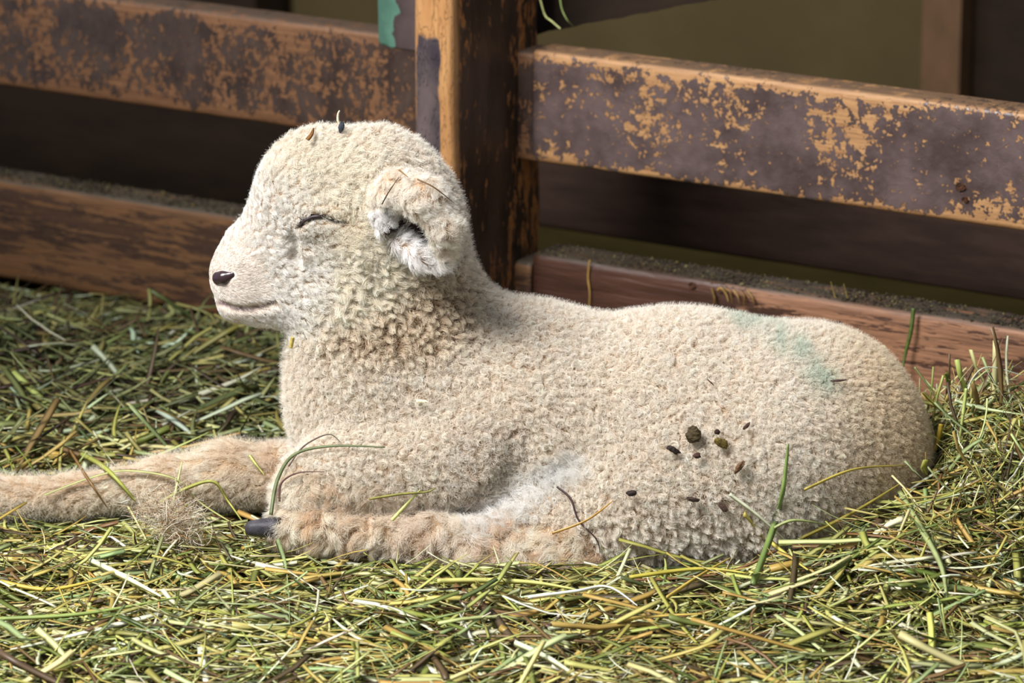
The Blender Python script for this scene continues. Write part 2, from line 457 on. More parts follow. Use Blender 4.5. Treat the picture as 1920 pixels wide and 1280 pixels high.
# the post's left strip is barer than its flank: colour by side of the wood itself
ZB = PF(815, 75, -PD)[1]
def post_mat():
    m, nt, b = M_post, M_post.node_tree, M_post.node_tree.nodes['Principled BSDF']
    src = b.inputs['Base Color'].links[0].from_socket
    tc = N(nt, 'ShaderNodeTexCoord'); sep = N(nt, 'ShaderNodeSeparateXYZ'); nt.links.new(tc.outputs['Object'], sep.inputs[0])
    front = math_(nt, 'SUBTRACT', 1.0, smooth(nt, sep.outputs[1], -PD / 2 - .015, -PD / 2 - .006))
    wn = N(nt, 'ShaderNodeTexNoise'); wn.inputs['Scale'].default_value = 38; wn.inputs['Detail'].default_value = 3
    mp = N(nt, 'ShaderNodeMapping'); mp.inputs['Scale'].default_value = (1, 1, .45); nt.links.new(tc.outputs['Object'], mp.inputs[0]); nt.links.new(mp.outputs[0], wn.inputs[0])
    xw = math_(nt, 'ADD', sep.outputs[0], math_(nt, 'MULTIPLY', math_(nt, 'SUBTRACT', wn.outputs['Fac'], .5), .02))
    zt = math_(nt, 'ADD', sep.outputs[2], math_(nt, 'MULTIPLY', math_(nt, 'SUBTRACT', wn.outputs['Fac'], .5), .03))
    band = math_(nt, 'MULTIPLY', smooth(nt, xw, -.0165, -.0150), math_(nt, 'SUBTRACT', 1.0, smooth(nt, xw, .0065, .0085)))
    band = math_(nt, 'MULTIPLY', band, math_(nt, 'SUBTRACT', 1.0, smooth(nt, zt, ZB - .002, ZB + .003)))
    woodc = ramp(nt, [(.3, C_(172, 120, 72)), (.7, C_(200, 150, 98))])
    g = N(nt, 'ShaderNodeTexNoise'); g.inputs['Scale'].default_value = 5; g.inputs['Detail'].default_value = 5
    mg = N(nt, 'ShaderNodeMapping'); mg.inputs['Scale'].default_value = (60, 60, 3); nt.links.new(tc.outputs['Object'], mg.inputs[0]); nt.links.new(mg.outputs[0], g.inputs[0])
    nt.links.new(g.outputs['Fac'], woodc.inputs[0])
    stc = ramp(nt, [(.35, C_(62, 54, 60)), (.65, C_(104, 90, 88))]); nt.links.new(wn.outputs['Fac'], stc.inputs[0])
    fc = mixc(nt, band, woodc.outputs[0], stc.outputs[0])
    out = mixc(nt, front, src, fc)
    nt.links.new(out, b.inputs['Base Color'])
    rg = b.inputs['Roughness'].links[0].from_socket
    mr = nt.nodes.new('ShaderNodeMix'); mr.data_type = 'FLOAT'; nt.links.new(front, mr.inputs[0]); nt.links.new(rg, mr.inputs[2]); mr.inputs[3].default_value = .36
    nt.links.new(mr.outputs[0], b.inputs['Roughness'])
post_mat()
pst = post('post', xl, xl + PW, -PD, .044, -.02, .75, M_post, fence, .0065, 5)
pst['label'] = 'upright post with a pale worn front edge and dark flank'

def knot(px, py, off, r, hostz, lab, parent=fence):
    o_ = FO - n_f * off; d_ = ray(px, py); t_ = ((o_ - CAM) @ n_f) / (d_ @ n_f); p_ = CAM + d_ * t_
    x_, z_ = (p_ - o_) @ e_f, p_[2]
    n, m = 22, 5; V = [(0, -.0006, 0)]; rr_ = np.random.default_rng(int(px))
    w1 = rr_.normal(0, .12, n)
    for k in range(1, m + 1):
        for q in range(n):
            a = 2 * math.pi * q / n; rad = r * k / m * (1 + w1[q] * (k / m))
            V.append((rad * math.cos(a), (-.0006, -.0016, -.0010, -.0020, .001)[k - 1], rad * math.sin(a) * .8))
    F = [[0, 1 + (q + 1) % n, 1 + q] for q in range(n)]
    for k in range(m - 1):
        F += [[1 + k * n + q, 1 + k * n + (q + 1) % n, 1 + (k + 1) * n + (q + 1) % n, 1 + (k + 1) * n + q] for q in range(n)]
    me = bpy.data.meshes.new('knot'); me.from_pydata(V, [], F); me.materials.append(M_knot)
    o = bpy.data.objects.new('knot', me); COL.objects.link(o); o.location = (x_, off, z_)
    o.location = np.array(o.location) - np.array(parent.location); o.parent = parent; o['label'] = lab
M_knot = plain('knot_wood', C_(44, 28, 22), C_(96, 62, 42), 300, (1, 1, 1), .8, .5)
knot(1299, 535, 0, .0042, 0, 'dark knot', br); knot(1802, 350, 0, .0050, 0, 'rough brown knot', tr); knot(1810, 374, 0, .0034, 0, 'rough brown knot', tr)

# green painted plate screwed to the upper left rail beside the post
M_plate, nt, b = newmat('green_plate_paint')
tc = N(nt, 'ShaderNodeTexCoord'); n1 = N(nt, 'ShaderNodeTexNoise'); n1.inputs['Scale'].default_value = 45; n1.inputs['Detail'].default_value = 4
nt.links.new(tc.outputs['Object'], n1.inputs[0])
sp = N(nt, 'ShaderNodeSeparateXYZ'); nt.links.new(tc.outputs['Object'], sp.inputs[0])
v = math_(nt, 'ADD', math_(nt, 'MULTIPLY', sp.outputs[0], 30.0), math_(nt, 'MULTIPLY', n1.outputs['Fac'], 1.5))
gr = ramp(nt, [(0, C_(70, 104, 88)), (.40, C_(86, 124, 106)), (.44, C_(66, 54, 52)), (1, C_(84, 70, 68))])
nt.links.new(math_(nt, 'ADD', math_(nt, 'ADD', v, .05), math_(nt, 'MULTIPLY', sp.outputs[2], 3.0)), gr.inputs[0]); nt.links.new(gr.outputs[0], b.inputs['Base Color']); b.inputs['Roughness'].default_value = .45
bp = N(nt, 'ShaderNodeBump'); bp.inputs['Strength'].default_value = .4; bp.inputs['Distance'].default_value = .002; nt.links.new(n1.outputs['Fac'], bp.inputs['Height']); nt.links.new(bp.outputs[0], b.inputs['Normal'])
yo = -.07
ax, az = PF(708, 85, yo); bx, bz = PF(775, 97, yo)
x0p, x1p, zb = ax, xl - .0015 + .004, bz
outl = [(x0p, .42), (x0p, az + .004), (x0p + .003, az - .002), (x0p + .010, zb + .0015), (x1p, zb), (x1p, .42)]
outl = [(x0p, .42), (x0p - .0005, .34), (x0p, az + .005), (x0p + .0025, az), (x0p + .007, zb + .002), (x0p + .013, zb), (x1p, zb - .0005), (x1p, .42)]
nn = len(outl); cx_, cz_ = (x0p + x1p) / 2, .33
V = [(x - cx_, 0, z - cz_) for x, z in outl] + [(x - cx_, -yo, z - cz_) for x, z in outl]
F_ = [list(range(nn)), list(range(nn, 2 * nn))[::-1]] + [[i, i + nn, (i + 1) % nn + nn, (i + 1) % nn] for i in range(nn)]
me = bpy.data.meshes.new('plate'); me.from_pydata(V, [], F_); me.materials.append(M_plate)
plate = bpy.data.objects.new('corner_block', me); COL.objects.link(plate); plate.parent = fence; plate.location = (cx_, yo, cz_)
bv = plate.modifiers.new('b', 'BEVEL'); bv.width = .0025; bv.segments = 3
plate['label'] = 'green painted block with a brown worn face'

# ------------------------------------------------------------------ behind the fence
M_wall = plain('plaster_wall', C_(70, 60, 36), C_(84, 72, 46), 5, (1, 1, 1), .9, .1)
M_dark = plain('dark_stained_wood', C_(46, 33, 27), C_(68, 50, 42), 14, (1, 1, 6), .8, .3)
M_black = plain('black_stained_wood', C_(30, 20, 13), C_(42, 30, 20), 10, (1, 1, 4), .8, .2)
M_ppost = plain('brown_post_wood', C_(84, 62, 44), C_(104, 78, 56), 40, (1, 1, .4), .8, .3)
M_floor = plain('dusty_floor', C_(100, 86, 42), C_(124, 108, 56), 9, (1, 1, 1), .95, .2)
back = bpy.data.objects.new('behind_root', None)
def in_fence(o, x, y, z): 
    v = FO + e_f * x - n_f * y; o.location = (v[0], v[1], z); o.rotation_euler = (0, 0, -TH); return o
def fbox(name, x0, x1, y0, y1, z0, z1, mat, r=.004, seed=0, **k):
    o = board(name, x0, x1, y0, y1, z0, z1, mat, None, r=r, seed=seed, nx=60, **k)
    return in_fence(o, (x0 + x1) / 2, (y0 + y1) / 2, (z0 + z1) / 2)
WB = 1.15                                            # wall behind
w_ = fbox('wall_back', -3.5, 3.0, WB, WB + .1, -.3, 1.9, M_wall, wob=0); tag(w_, kind='structure')
tag(w_, 'plain olive brown wall far behind the fence')
x0_, _ = PF(1725, 200, WB - .12); x1_, _ = PF(1797, 200, WB - .12)
o = fbox('wooden_post', x0_, x1_, WB - .12, WB - .02, -.3, 1.9, M_ppost, seed=7); tag(o, 'narrow brown upright post standing before the olive wall', 'post')
o = fbox('dark_boarding', x1_ + .002, 1.5, WB - .09, WB - .03, -.3, 1.9, M_black, seed=8); tag(o, 'dark brown boarding right of the narrow rear post', 'boarding')
o = fbox('dark_boarding', PF(200, 250, WB)[0], PF(560, 250, WB)[0], WB - .09, WB - .03, -.3, 1.9, M_black, seed=9)
tag(o, 'almost black boarding seen left of the post between two boards', 'boarding')
PB = .30
zz0 = PF(1000, 430, PB)[1]; zz1 = PF(1900, 555, PB)[1]
print('rear plank z', zz0, zz1)
o = fbox('rear_plank', PF(640, 350, PB)[0], 1.6, PB, PB + .03, (zz0 + zz1) / 2, (zz0 + zz1) / 2 + .155, M_dark, seed=10)
tag(o, 'dark brown horizontal plank behind the right-hand fence boards', 'plank')
o = fbox('rear_plank', -1.8, PF(640, 350, PB)[0] - .004, PB, PB + .03, .001, (zz0 + zz1) / 2 + .155, M_black, seed=13)
tag(o, 'nearly black boards behind the gap in the left-hand fence', 'plank')
# dark slanting timber at the top
OB = .07
(ax, az), (bx, bz) = PF(985, 66, OB), PF(1350, -2, OB)
L = math.hypot(bx - ax, bz - az) ; ang = math.atan2(bz - az, bx - ax)
nx_ = 160; xs = np.linspace(-.05, L + .35, nx_); prr = np.random.default_rng(4)
rag = np.convolve(prr.normal(0, 1, nx_ + 8), np.ones(5) / 5, 'same')[4:-4] * .0013 - (prr.random(nx_) < .08) * .002
V = []; 
for i, x in enumerate(xs):
    for y, z in ((0, rag[i]), (.035, rag[i]), (.035, .12), (0, .12)): V.append((x, y, z))
Q = [[i * 4 + j, i * 4 + (j + 1) % 4, (i + 1) * 4 + (j + 1) % 4, (i + 1) * 4 + j][::-1] for i in range(nx_ - 1) for j in range(4)] + [[0, 1, 2, 3], [(nx_ - 1) * 4 + k for k in (3, 2, 1, 0)]]
me = bpy.data.meshes.new('slanting_timber'); me.from_pydata(V, [], Q); me.materials.append(M_black)
o = bpy.data.objects.new('slanting_timber', me); COL.objects.link(o)
v = FO + e_f * ax - n_f * OB; o.location = (v[0], v[1], az); o.rotation_euler = (0, -ang, -TH)
tag(o, 'dark ragged timber slanting up behind the fence post', 'timber')

# added wall outside the left edge, only to shade the rear left corner
o = board('added_shade_wall', -1.80, -.79, -.215, -.185, -.02, 1.35, M_dark, None, r=.004, seed=21, nx=60); tag(o, 'added dark board wall shading the rear left corner', kind='structure')

# floor of the barn: real height field under the hay
def vnoise(x, y, sc, seed):
    r = np.random.default_rng(seed); g = r.uniform(-1, 1, (128, 128))
    u, v = x * sc + 37.3, y * sc + 53.7
    i, j = np.floor(u).astype(int), np.floor(v).astype(int); a, b_ = u - i, v - j
    a = a * a * (3 - 2 * a); b_ = b_ * b_ * (3 - 2 * b_)
    G = lambda p, q: g[p % 128, q % 128]
    return (G(i, j) * (1 - a) + G(i + 1, j) * a) * (1 - b_) + (G(i, j + 1) * (1 - a) + G(i + 1, j + 1) * a) * b_
def H(x, y):
    h = .016 + .006 * vnoise(x, y, 9, 1) + .0035 * vnoise(x, y, 28, 2)
    h = h + .085 * np.exp(-(((x - .385) / .085) ** 2 + ((y - .03) / .13) ** 2))     # heap behind the rump
    h = h + .028 * np.exp(-(((x - .30) / .10) ** 2 + ((y + .13) / .10) ** 2))
    h = h - .022 * np.exp(-((x / .30) ** 2 + ((y - .02) / .09) ** 2))               # hollow the lamb lies in
    h = h - .018 * sm(y + (x + .4) * .6, .55, .75)
    return h
gx, gy = np.meshgrid(np.linspace(-1.0, 1.0, 200), np.linspace(-.9, 2.3, 320), indexing='ij')
gz = np.where(PF is not None, H(gx, gy) - .012, 0)
behind = ((np.stack([gx, gy], -1) - FO[:2]) @ (-n_f[:2])) > .03
gz = np.where(behind, -.005, gz)
M_soil = plain('dark_bedding', C_(44, 34, 20), C_(74, 58, 34), 60, (1, 1, 1), .95, .6)
i, j = np.meshgrid(np.arange(199), np.arange(319), indexing='ij'); i = i.ravel(); j = j.ravel()
fl = mesh_np('floor', np.stack([gx, gy, gz], -1).reshape(-1, 3), np.stack([i * 320 + j, (i + 1) * 320 + j, (i + 1) * 320 + j + 1, i * 320 + j + 1], 1), M_soil)
tag(fl, 'dark trampled bedding floor under the hay', kind='structure')
# pale floor behind the fence (its own slab)
o = fbox('trim_1', -3.5, 3.0, .06, WB, -.03, 0.0, M_floor, wob=0); tag(o, 'dusty yellowish floor strip behind the fence', kind='structure')

# ------------------------------------------------------------------ light: daylight from the open side of the barn
w = bpy.data.worlds.new('World'); scn.world = w; w.use_nodes = True
bg = w.node_tree.nodes['Background']; bg.inputs[0].default_value = (.80, .88, 1.0, 1); bg.inputs[1].default_value = .36
def area(name, loc, target, sx, sy, power, color):
    l = bpy.data.lights.new(name, 'AREA'); l.shape = 'RECTANGLE'; l.size = sx; l.size_y = sy; l.energy = power; l.color = color
    o = bpy.data.objects.new(name, l); COL.objects.link(o); o.location = loc
    from mathutils import Vector
    o.rotation_euler = (Vector(target) - Vector(loc)).to_track_quat('-Z', 'Y').to_euler(); return o
area('barn_opening_daylight', (-1.35, -1.15, 2.3), (0.05, 0.1, .1), 1.0, 1.0, 150, (.99, .985, .985))
scn.view_settings.view_transform = 'Standard'; scn.view_settings.look = 'None'
scn.view_settings.gamma = 1; scn.view_settings.exposure = 0.14; scn.view_settings.use_curve_mapping = False

cam = bpy.data.cameras.new('camera'); co = bpy.data.objects.new('camera', cam); COL.objects.link(co)
co.location = CAM; co.rotation_euler = (math.pi / 2 - PHI, 0, 0)
cam.sensor_width = 36; cam.lens = FPX / 1920 * 36; cam.clip_start = .05; cam.clip_end = 50
cam.dof.use_dof = True; cam.dof.focus_distance = float(np.linalg.norm(CAM - TGT)) - .07; cam.dof.aperture_fstop = 9
scn.camera = co
scn.cycles.use_denoising = True

# ------------------------------------------------------------------ lamb: nose, hoofs
def small_sdf(name, pr, lo, hi, h, mat, parent):
    V, Fc = surface_nets(np.array(lo), np.array(hi), h, pr)
    for _ in range(2):
        n_, m_ = grad(V, pr, 3e-4); V = V - n_ * (sdf(V, pr) / np.maximum(m_, .3))[:, None] * .8
    return mesh_np(name, V, Fc, mat, parent)
M_nose, nt, b = newmat('wet_nose'); b.inputs['Base Color'].default_value = (*lin(52, 36, 40), 1); b.inputs['Roughness'].default_value = .25
M_hoof = plain('hoof_horn', C_(44, 42, 48), C_(84, 80, 84), 90, (1, 1, 1), .45, .3)
nsurf = trace(422, 519)
np_ = []
for s in (-1, 1):
    Ys = YH + s * abs(nsurf[1] - YH)
    np_ += [cap((411, 522, YH, 12.5), (413, 521, YH + s * .010, 13), .004),
            cap((413, 521, YH + s * .010, 13), (420, 520, Ys - s * .0022, 12), .003),
            cap((420, 520, Ys - s * .0022, 12), (437, 514, Ys + s * .0004, 7.5), .003),
            cap((408, 532, YH, 6), (407, 541, YH + s * .002, 4), .003)]
c = P(415, 522, YH)
nose = small_sdf('nose', np_, c - [.014, .034, .014], c + [.022, .034, .014], .0007, M_nose, lamb)
nose['label'] = 'dark wet nose'
def hoof(a, b_, ra, rb, Yo=.006):
    pr = []
    for s in (-1, 1):
        pr.append(cap((a[0], a[1], a[2] + s * Yo, ra), (b_[0], b_[1], b_[2] + s * Yo * .7, rb), .002))
    A, B = P(*a[:3]), P(*b_[:3])
    lo = np.minimum(A, B) - .022; hi = np.maximum(A, B) + .022
    o = small_sdf('hoof', pr, lo, hi, .0014, M_hoof, lamb); o['label'] = 'dark horn hoof'; return o
hoof((516, 989, -.084), (474, 990, -.086), 21, 15)
hoof((-90, 950, .028), (-140, 962, .026), 19, 8)

# ------------------------------------------------------------------ lamb: fleece
tri = np.concatenate([BF[:, [0, 1, 2]], BF[:, [0, 2, 3]]])
va, vb, vc = BV[tri[:, 0]], BV[tri[:, 1]], BV[tri[:, 2]]
tar = .5 * np.linalg.norm(np.cross(vb - va, vc - va), axis=1)
print('area', tar.sum())
def sample(n, w=None):
    p = tar if w is None else tar * w
    k = rng.choice(len(tri), n, p=p / p.sum()); r1, r2 = np.sqrt(rng.random(n)), rng.random(n)
    wa, wb, wc = (1 - r1)[:, None], (r1 * (1 - r2))[:, None], (r1 * r2)[:, None]
    X = va[k] * wa + vb[k] * wb + vc[k] * wc
    Nn = BN[tri[k, 0]] * wa + BN[tri[k, 1]] * wb + BN[tri[k, 2]] * wc
    return X, Nn / np.linalg.norm(Nn, axis=1, keepdims=True)
def thin(X, s):
    s = np.asarray(s); key = np.floor(X / (s[:, None] if s.ndim else s)).astype(np.int64)
    h = key[:, 0] * 73856093 ^ key[:, 1] * 19349663 ^ key[:, 2] * 83492791
    _, i = np.unique(h, return_index=True); return i

META = [(535, 985), (820, 1010), (1080, 1038)]
FORE = [(545, 925), (640, 945), (760, 955)]
FARL = [(-80, 935), (140, 925), (300, 905), (425, 885), (500, 890)]
THF = [(905, 985), (960, 960), (1030, 905), (1075, 880)]
HOCK = [(880, 1045), (1000, 1060), (1130, 1065)]
STAIN = [(1385, 590), (1450, 625), (1500, 665), (1545, 720)]
EARU = [(715, 375), (745, 352), (795, 372), (832, 425), (830, 478)]
EARL = [(748, 447), (790, 478), (826, 490)]
LOBE = [(722, 400), (728, 425)]
AXE = [P(x, y, YH - .066) for x, y in EARU + EARL + LOBE]
def regions(X, Nn):
    px, py = toPix(X); nearY = X[:, 1]
    R = {}
    face = 1 - sm(np.hypot((px - 435), (py - 500) * .9), 120, 240); face *= (py < 640) * (px < 640)
    R['face'] = face
    R['muz'] = (1 - sm(np.hypot(px - 420, (py - 535) * .95), 50, 100)) * (py < 640)
    # above the eye and cheek, short but curlier
    R['head'] = (1 - sm(np.hypot((px - 590) / 1.15, (py - 440)), 130, 230)) * (py < 640)
    ear = np.min([np.linalg.norm(X - a, axis=1) for a in AXE], axis=0)
    isear = (ear < .026) & (nearY < YH - .050) & (py < 520) & (px > 690)
    R['ear'] = isear * 1.0
    dl = poly_d(px, py, EARL); du = poly_d(px, py, EARU + [])
    R['earin'] = isear * (dl < 24) * (dl < du * .9)
    R['earlobe'] = isear * (poly_d(px, py, LOBE) < 24)
    R['leg'] = np.clip((1 - sm(poly_d(px, py, META), 36, 52)) * (nearY < -.05) * (py > 945) + (1 - sm(px, 490, 540)) * (py > 790) , 0, 1)
    R['farleg'] = (1 - sm(px, 480, 540)) * (py > 790)
    R['fore'] = (1 - sm(poly_d(px, py, FORE), 30, 60)) * (nearY < -.03)
    R['thf'] = (1 - sm(poly_d(px, py, THF), 18, 50)) * (nearY < -.05) * (1 - R['fore'])
    R['hock'] = (1 - sm(poly_d(px, py, HOCK), 20, 55)) * (nearY < -.05) * (py > 1000)
    R['neck'] = (1 - sm(np.hypot((px - 740) / 1.5, (py - 575)), 70, 140))
    R['top'] = (1 - sm(np.hypot((px - 660) / 1.3, (py - 270)), 60, 150))
    R['rump'] = sm(px, 1250, 1600)
    R['low'] = sm(py, 880, 1050) * (px > 1080)
    dE = poly_d(px, py, EYE)
    R['eye'] = 1 - sm(dE, 4, 8)
    R['eye2'] = 1 - sm(poly_d(px, py + 4, EYE + [(560, 445), (640, 436)]), 16, 34)
    R['mouth'] = (1 - sm(poly_d(px, py, MOUTH), 5, 10)) * (py < 600)
    R['nose'] = (sdf(X, np_) < .0003) * 1.0
    R['canal'] = (poly_d(px, py, [(730, 428), (748, 420), (766, 424), (782, 434), (790, 450)]) < 14) * (nearY < YH - .02) * 1.0
    R['px'], R['py'] = px, py
    return R
def unit(v): return v / np.maximum(np.linalg.norm(v, axis=-1, keepdims=True), 1e-9)
def frame(Nn, flow):
    f = flow - Nn * np.sum(flow * Nn, 1, keepdims=True); f = unit(f + 1e-6 * np.roll(Nn, 1, 1)); return f, np.cross(Nn, f)
def lerp(a, b, t): return a * (1 - t) + b * t
def colmix(c, d, t): return c * (1 - t[:, None]) + d * t[:, None]

POS, RAD, CL, CNT = [], [], [], []
def add_strands(Pm, rad, col_root, col_tip, gam=1.2):
    n, K, _ = Pm.shape
    s = np.linspace(0, 1, K)[None, :, None] ** gam
    POS.append(Pm.reshape(-1, 3).astype(np.float32)); RAD.append(rad.reshape(-1).astype(np.float32))
    CL.append((col_root[:, None] * (1 - s) + col_tip[:, None] * s).reshape(-1, 3).astype(np.float32)); CNT.append((n, K))

def base_cols(R, n):
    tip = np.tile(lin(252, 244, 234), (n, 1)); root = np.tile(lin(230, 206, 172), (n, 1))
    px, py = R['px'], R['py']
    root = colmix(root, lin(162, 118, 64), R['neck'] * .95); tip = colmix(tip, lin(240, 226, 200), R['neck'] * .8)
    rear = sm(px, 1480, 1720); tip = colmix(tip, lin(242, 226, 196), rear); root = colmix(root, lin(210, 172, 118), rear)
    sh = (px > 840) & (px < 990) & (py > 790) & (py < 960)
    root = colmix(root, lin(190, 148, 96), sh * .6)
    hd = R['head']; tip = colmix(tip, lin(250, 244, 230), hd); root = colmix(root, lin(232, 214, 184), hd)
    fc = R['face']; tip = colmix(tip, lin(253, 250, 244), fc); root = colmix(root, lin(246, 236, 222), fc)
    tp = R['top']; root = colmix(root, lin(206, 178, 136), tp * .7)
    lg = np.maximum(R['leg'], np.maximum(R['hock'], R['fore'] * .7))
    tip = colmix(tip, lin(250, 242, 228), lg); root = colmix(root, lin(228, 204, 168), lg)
    tf = R['thf']; tip = colmix(tip, lin(254, 252, 248), tf); root = colmix(root, lin(246, 240, 230), tf)
    e = R['ear']; tip = colmix(tip, lin(252, 246, 236), e); root = colmix(root, lin(236, 212, 182), e)
    i = np.maximum(R['earin'], R['earlobe']); tip = colmix(tip, lin(252, 250, 248), i); root = colmix(root, lin(240, 232, 226), i)
    st = (1 - sm(poly_d(px, py, STAIN), 6, 46)) * np.clip(.62 + .5 * vnoise(px / 100, py / 100, 6, 9), 0, 1)
    tip = colmix(tip, lin(190, 210, 194), st * .6); root = colmix(root, lin(150, 184, 164), st * .6)
    return root, tip

# 1. curled staples over body, neck and head
X, Nn = sample(420000)
R = regions(X, Nn)
sp = np.full(len(X), .0040)
sp = lerp(sp, .0050, R['neck']); sp = lerp(sp, .0036, R['rump']); sp = lerp(sp, .0042, R['head'])
spq = np.where(sp > .0045, .0049, np.where(sp > .0038, .0039, .0034))
keep = np.zeros(len(X), bool)
for v in np.unique(spq):
    ii = np.where(spq == v)[0]; keep[ii[thin(X[ii], v)]] = True
short = np.clip(R['face'] * 1.15 + R['leg'] * 1.2 + R['eye2'] * 1.5 + R['mouth'] * 2 + R['nose'] * 2 + R['canal'] * 2 + R['ear'] * 2 + R['muz'] + R['thf'] * .6, 0, 1)
keep &= (rng.random(len(X)) > short * 1.25)
sel = np.where(keep)[0]
print('staples', len(sel), round(time.time() - T0, 1))
def staples(sel, S_, K, rmul):
    x, nn = X[sel], Nn[sel]; Rr = {k: v[sel] for k, v in R.items()}; n = len(sel)
    facing = unit(rng.normal(0, 1, (n, 3)))
    flow = facing * .8 + np.array([.55, 0, -.45])
    f, g = frame(nn, flow)
    hd = np.maximum(Rr['head'], Rr['ear'])
    L = (.0066 + rng.normal(0, .0009, n)) * (1 + .5 * Rr['neck'] - .15 * hd - .35 * Rr['face'] + .5 * Rr['low'] + .15 * Rr['top'])
    chunky = np.clip(1.2 * Rr['neck'] + .55 * Rr['low'] + .4 * hd, 0, 1)
    bend = rng.uniform(.05, .55, n) * (1 + .9 * hd) * lerp(.7, 1.0, chunky)
    Rl = .0029 * (1 + .32 * Rr['neck'] - .12 * Rr['rump']) * rng.uniform(.8, 1.2, n)
    top = lerp(rng.uniform(.72, 1.0, n), rng.uniform(.34, .55, n), chunky)
    tw = rng.choice([-1, 1], n) * rng.uniform(2.2, 5.0, n) * (1 - .35 * hd)
    hook = rng.uniform(.0004, .0018, n) * (1 + .8 * hd) * lerp(.5, 1.0, chunky)
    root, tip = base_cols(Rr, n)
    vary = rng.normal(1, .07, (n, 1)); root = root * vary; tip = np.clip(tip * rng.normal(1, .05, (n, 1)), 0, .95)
    s = np.linspace(0, 1, K, dtype=np.float32)
    u = np.sqrt(rng.random((n, S_))); a0 = rng.uniform(0, 6.283, (n, S_))
    Ls = L[:, None] * (1.04 - .28 * u ** 2) * rng.normal(1, .06, (n, S_))
    rad_s = (1 - (1 - top)[:, None] * s[None] ** 1.3) * (1 + .25 * np.sin(s * math.pi))[None]
    rr = (Rl[:, None] * u)[:, :, None] * rad_s[:, None, :]
    ang = a0[:, :, None] + tw[:, None, None] * s[None, None, :]
    hgt = Ls[:, :, None] * (s ** .85)[None, None] - .0012
    # the tip rolls over sideways: a little hook common to the staple
    ph = s[None] * math.pi * 1.15
    hk = hook[:, None] * (1 - np.cos(ph)) + bend[:, None] * L[:, None] * (s ** 1.8)[None]
    drop = (hook[:, None] * np.maximum(0, s - .6)[None] * 3.0)
    ox = rr * np.cos(ang) + hk[:, None, :]; oy = rr * np.sin(ang)
    Pm = x[:, None, None] + f[:, None, None] * ox[..., None] + g[:, None, None] * oy[..., None] + nn[:, None, None] * (hgt - drop[:, None, :])[..., None]
    fz = rng.normal(0, .00034, (n, S_, 1, 3)) * (s ** 1.2)[None, None, :, None] + rng.normal(0, .00010, Pm.shape) * s[None, None, :, None]
    Pm = (Pm + fz).reshape(n * S_, K, 3)
    rad = np.tile((.000115 * rmul * (1 - .55 * s))[None], (n * S_, 1))
    jit = rng.normal(1, .05, (n * S_, 1))
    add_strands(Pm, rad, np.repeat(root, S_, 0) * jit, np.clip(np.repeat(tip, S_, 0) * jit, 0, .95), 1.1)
viewd = unit(CAM[None] - X[sel]); fac = np.sum(viewd * Nn[sel], 1)
front = fac > -.15
for chunk in np.array_split(sel[front], 4): staples(chunk, 34, 8, 1.0)
staples(sel[~front], 12, 6, 1.7)

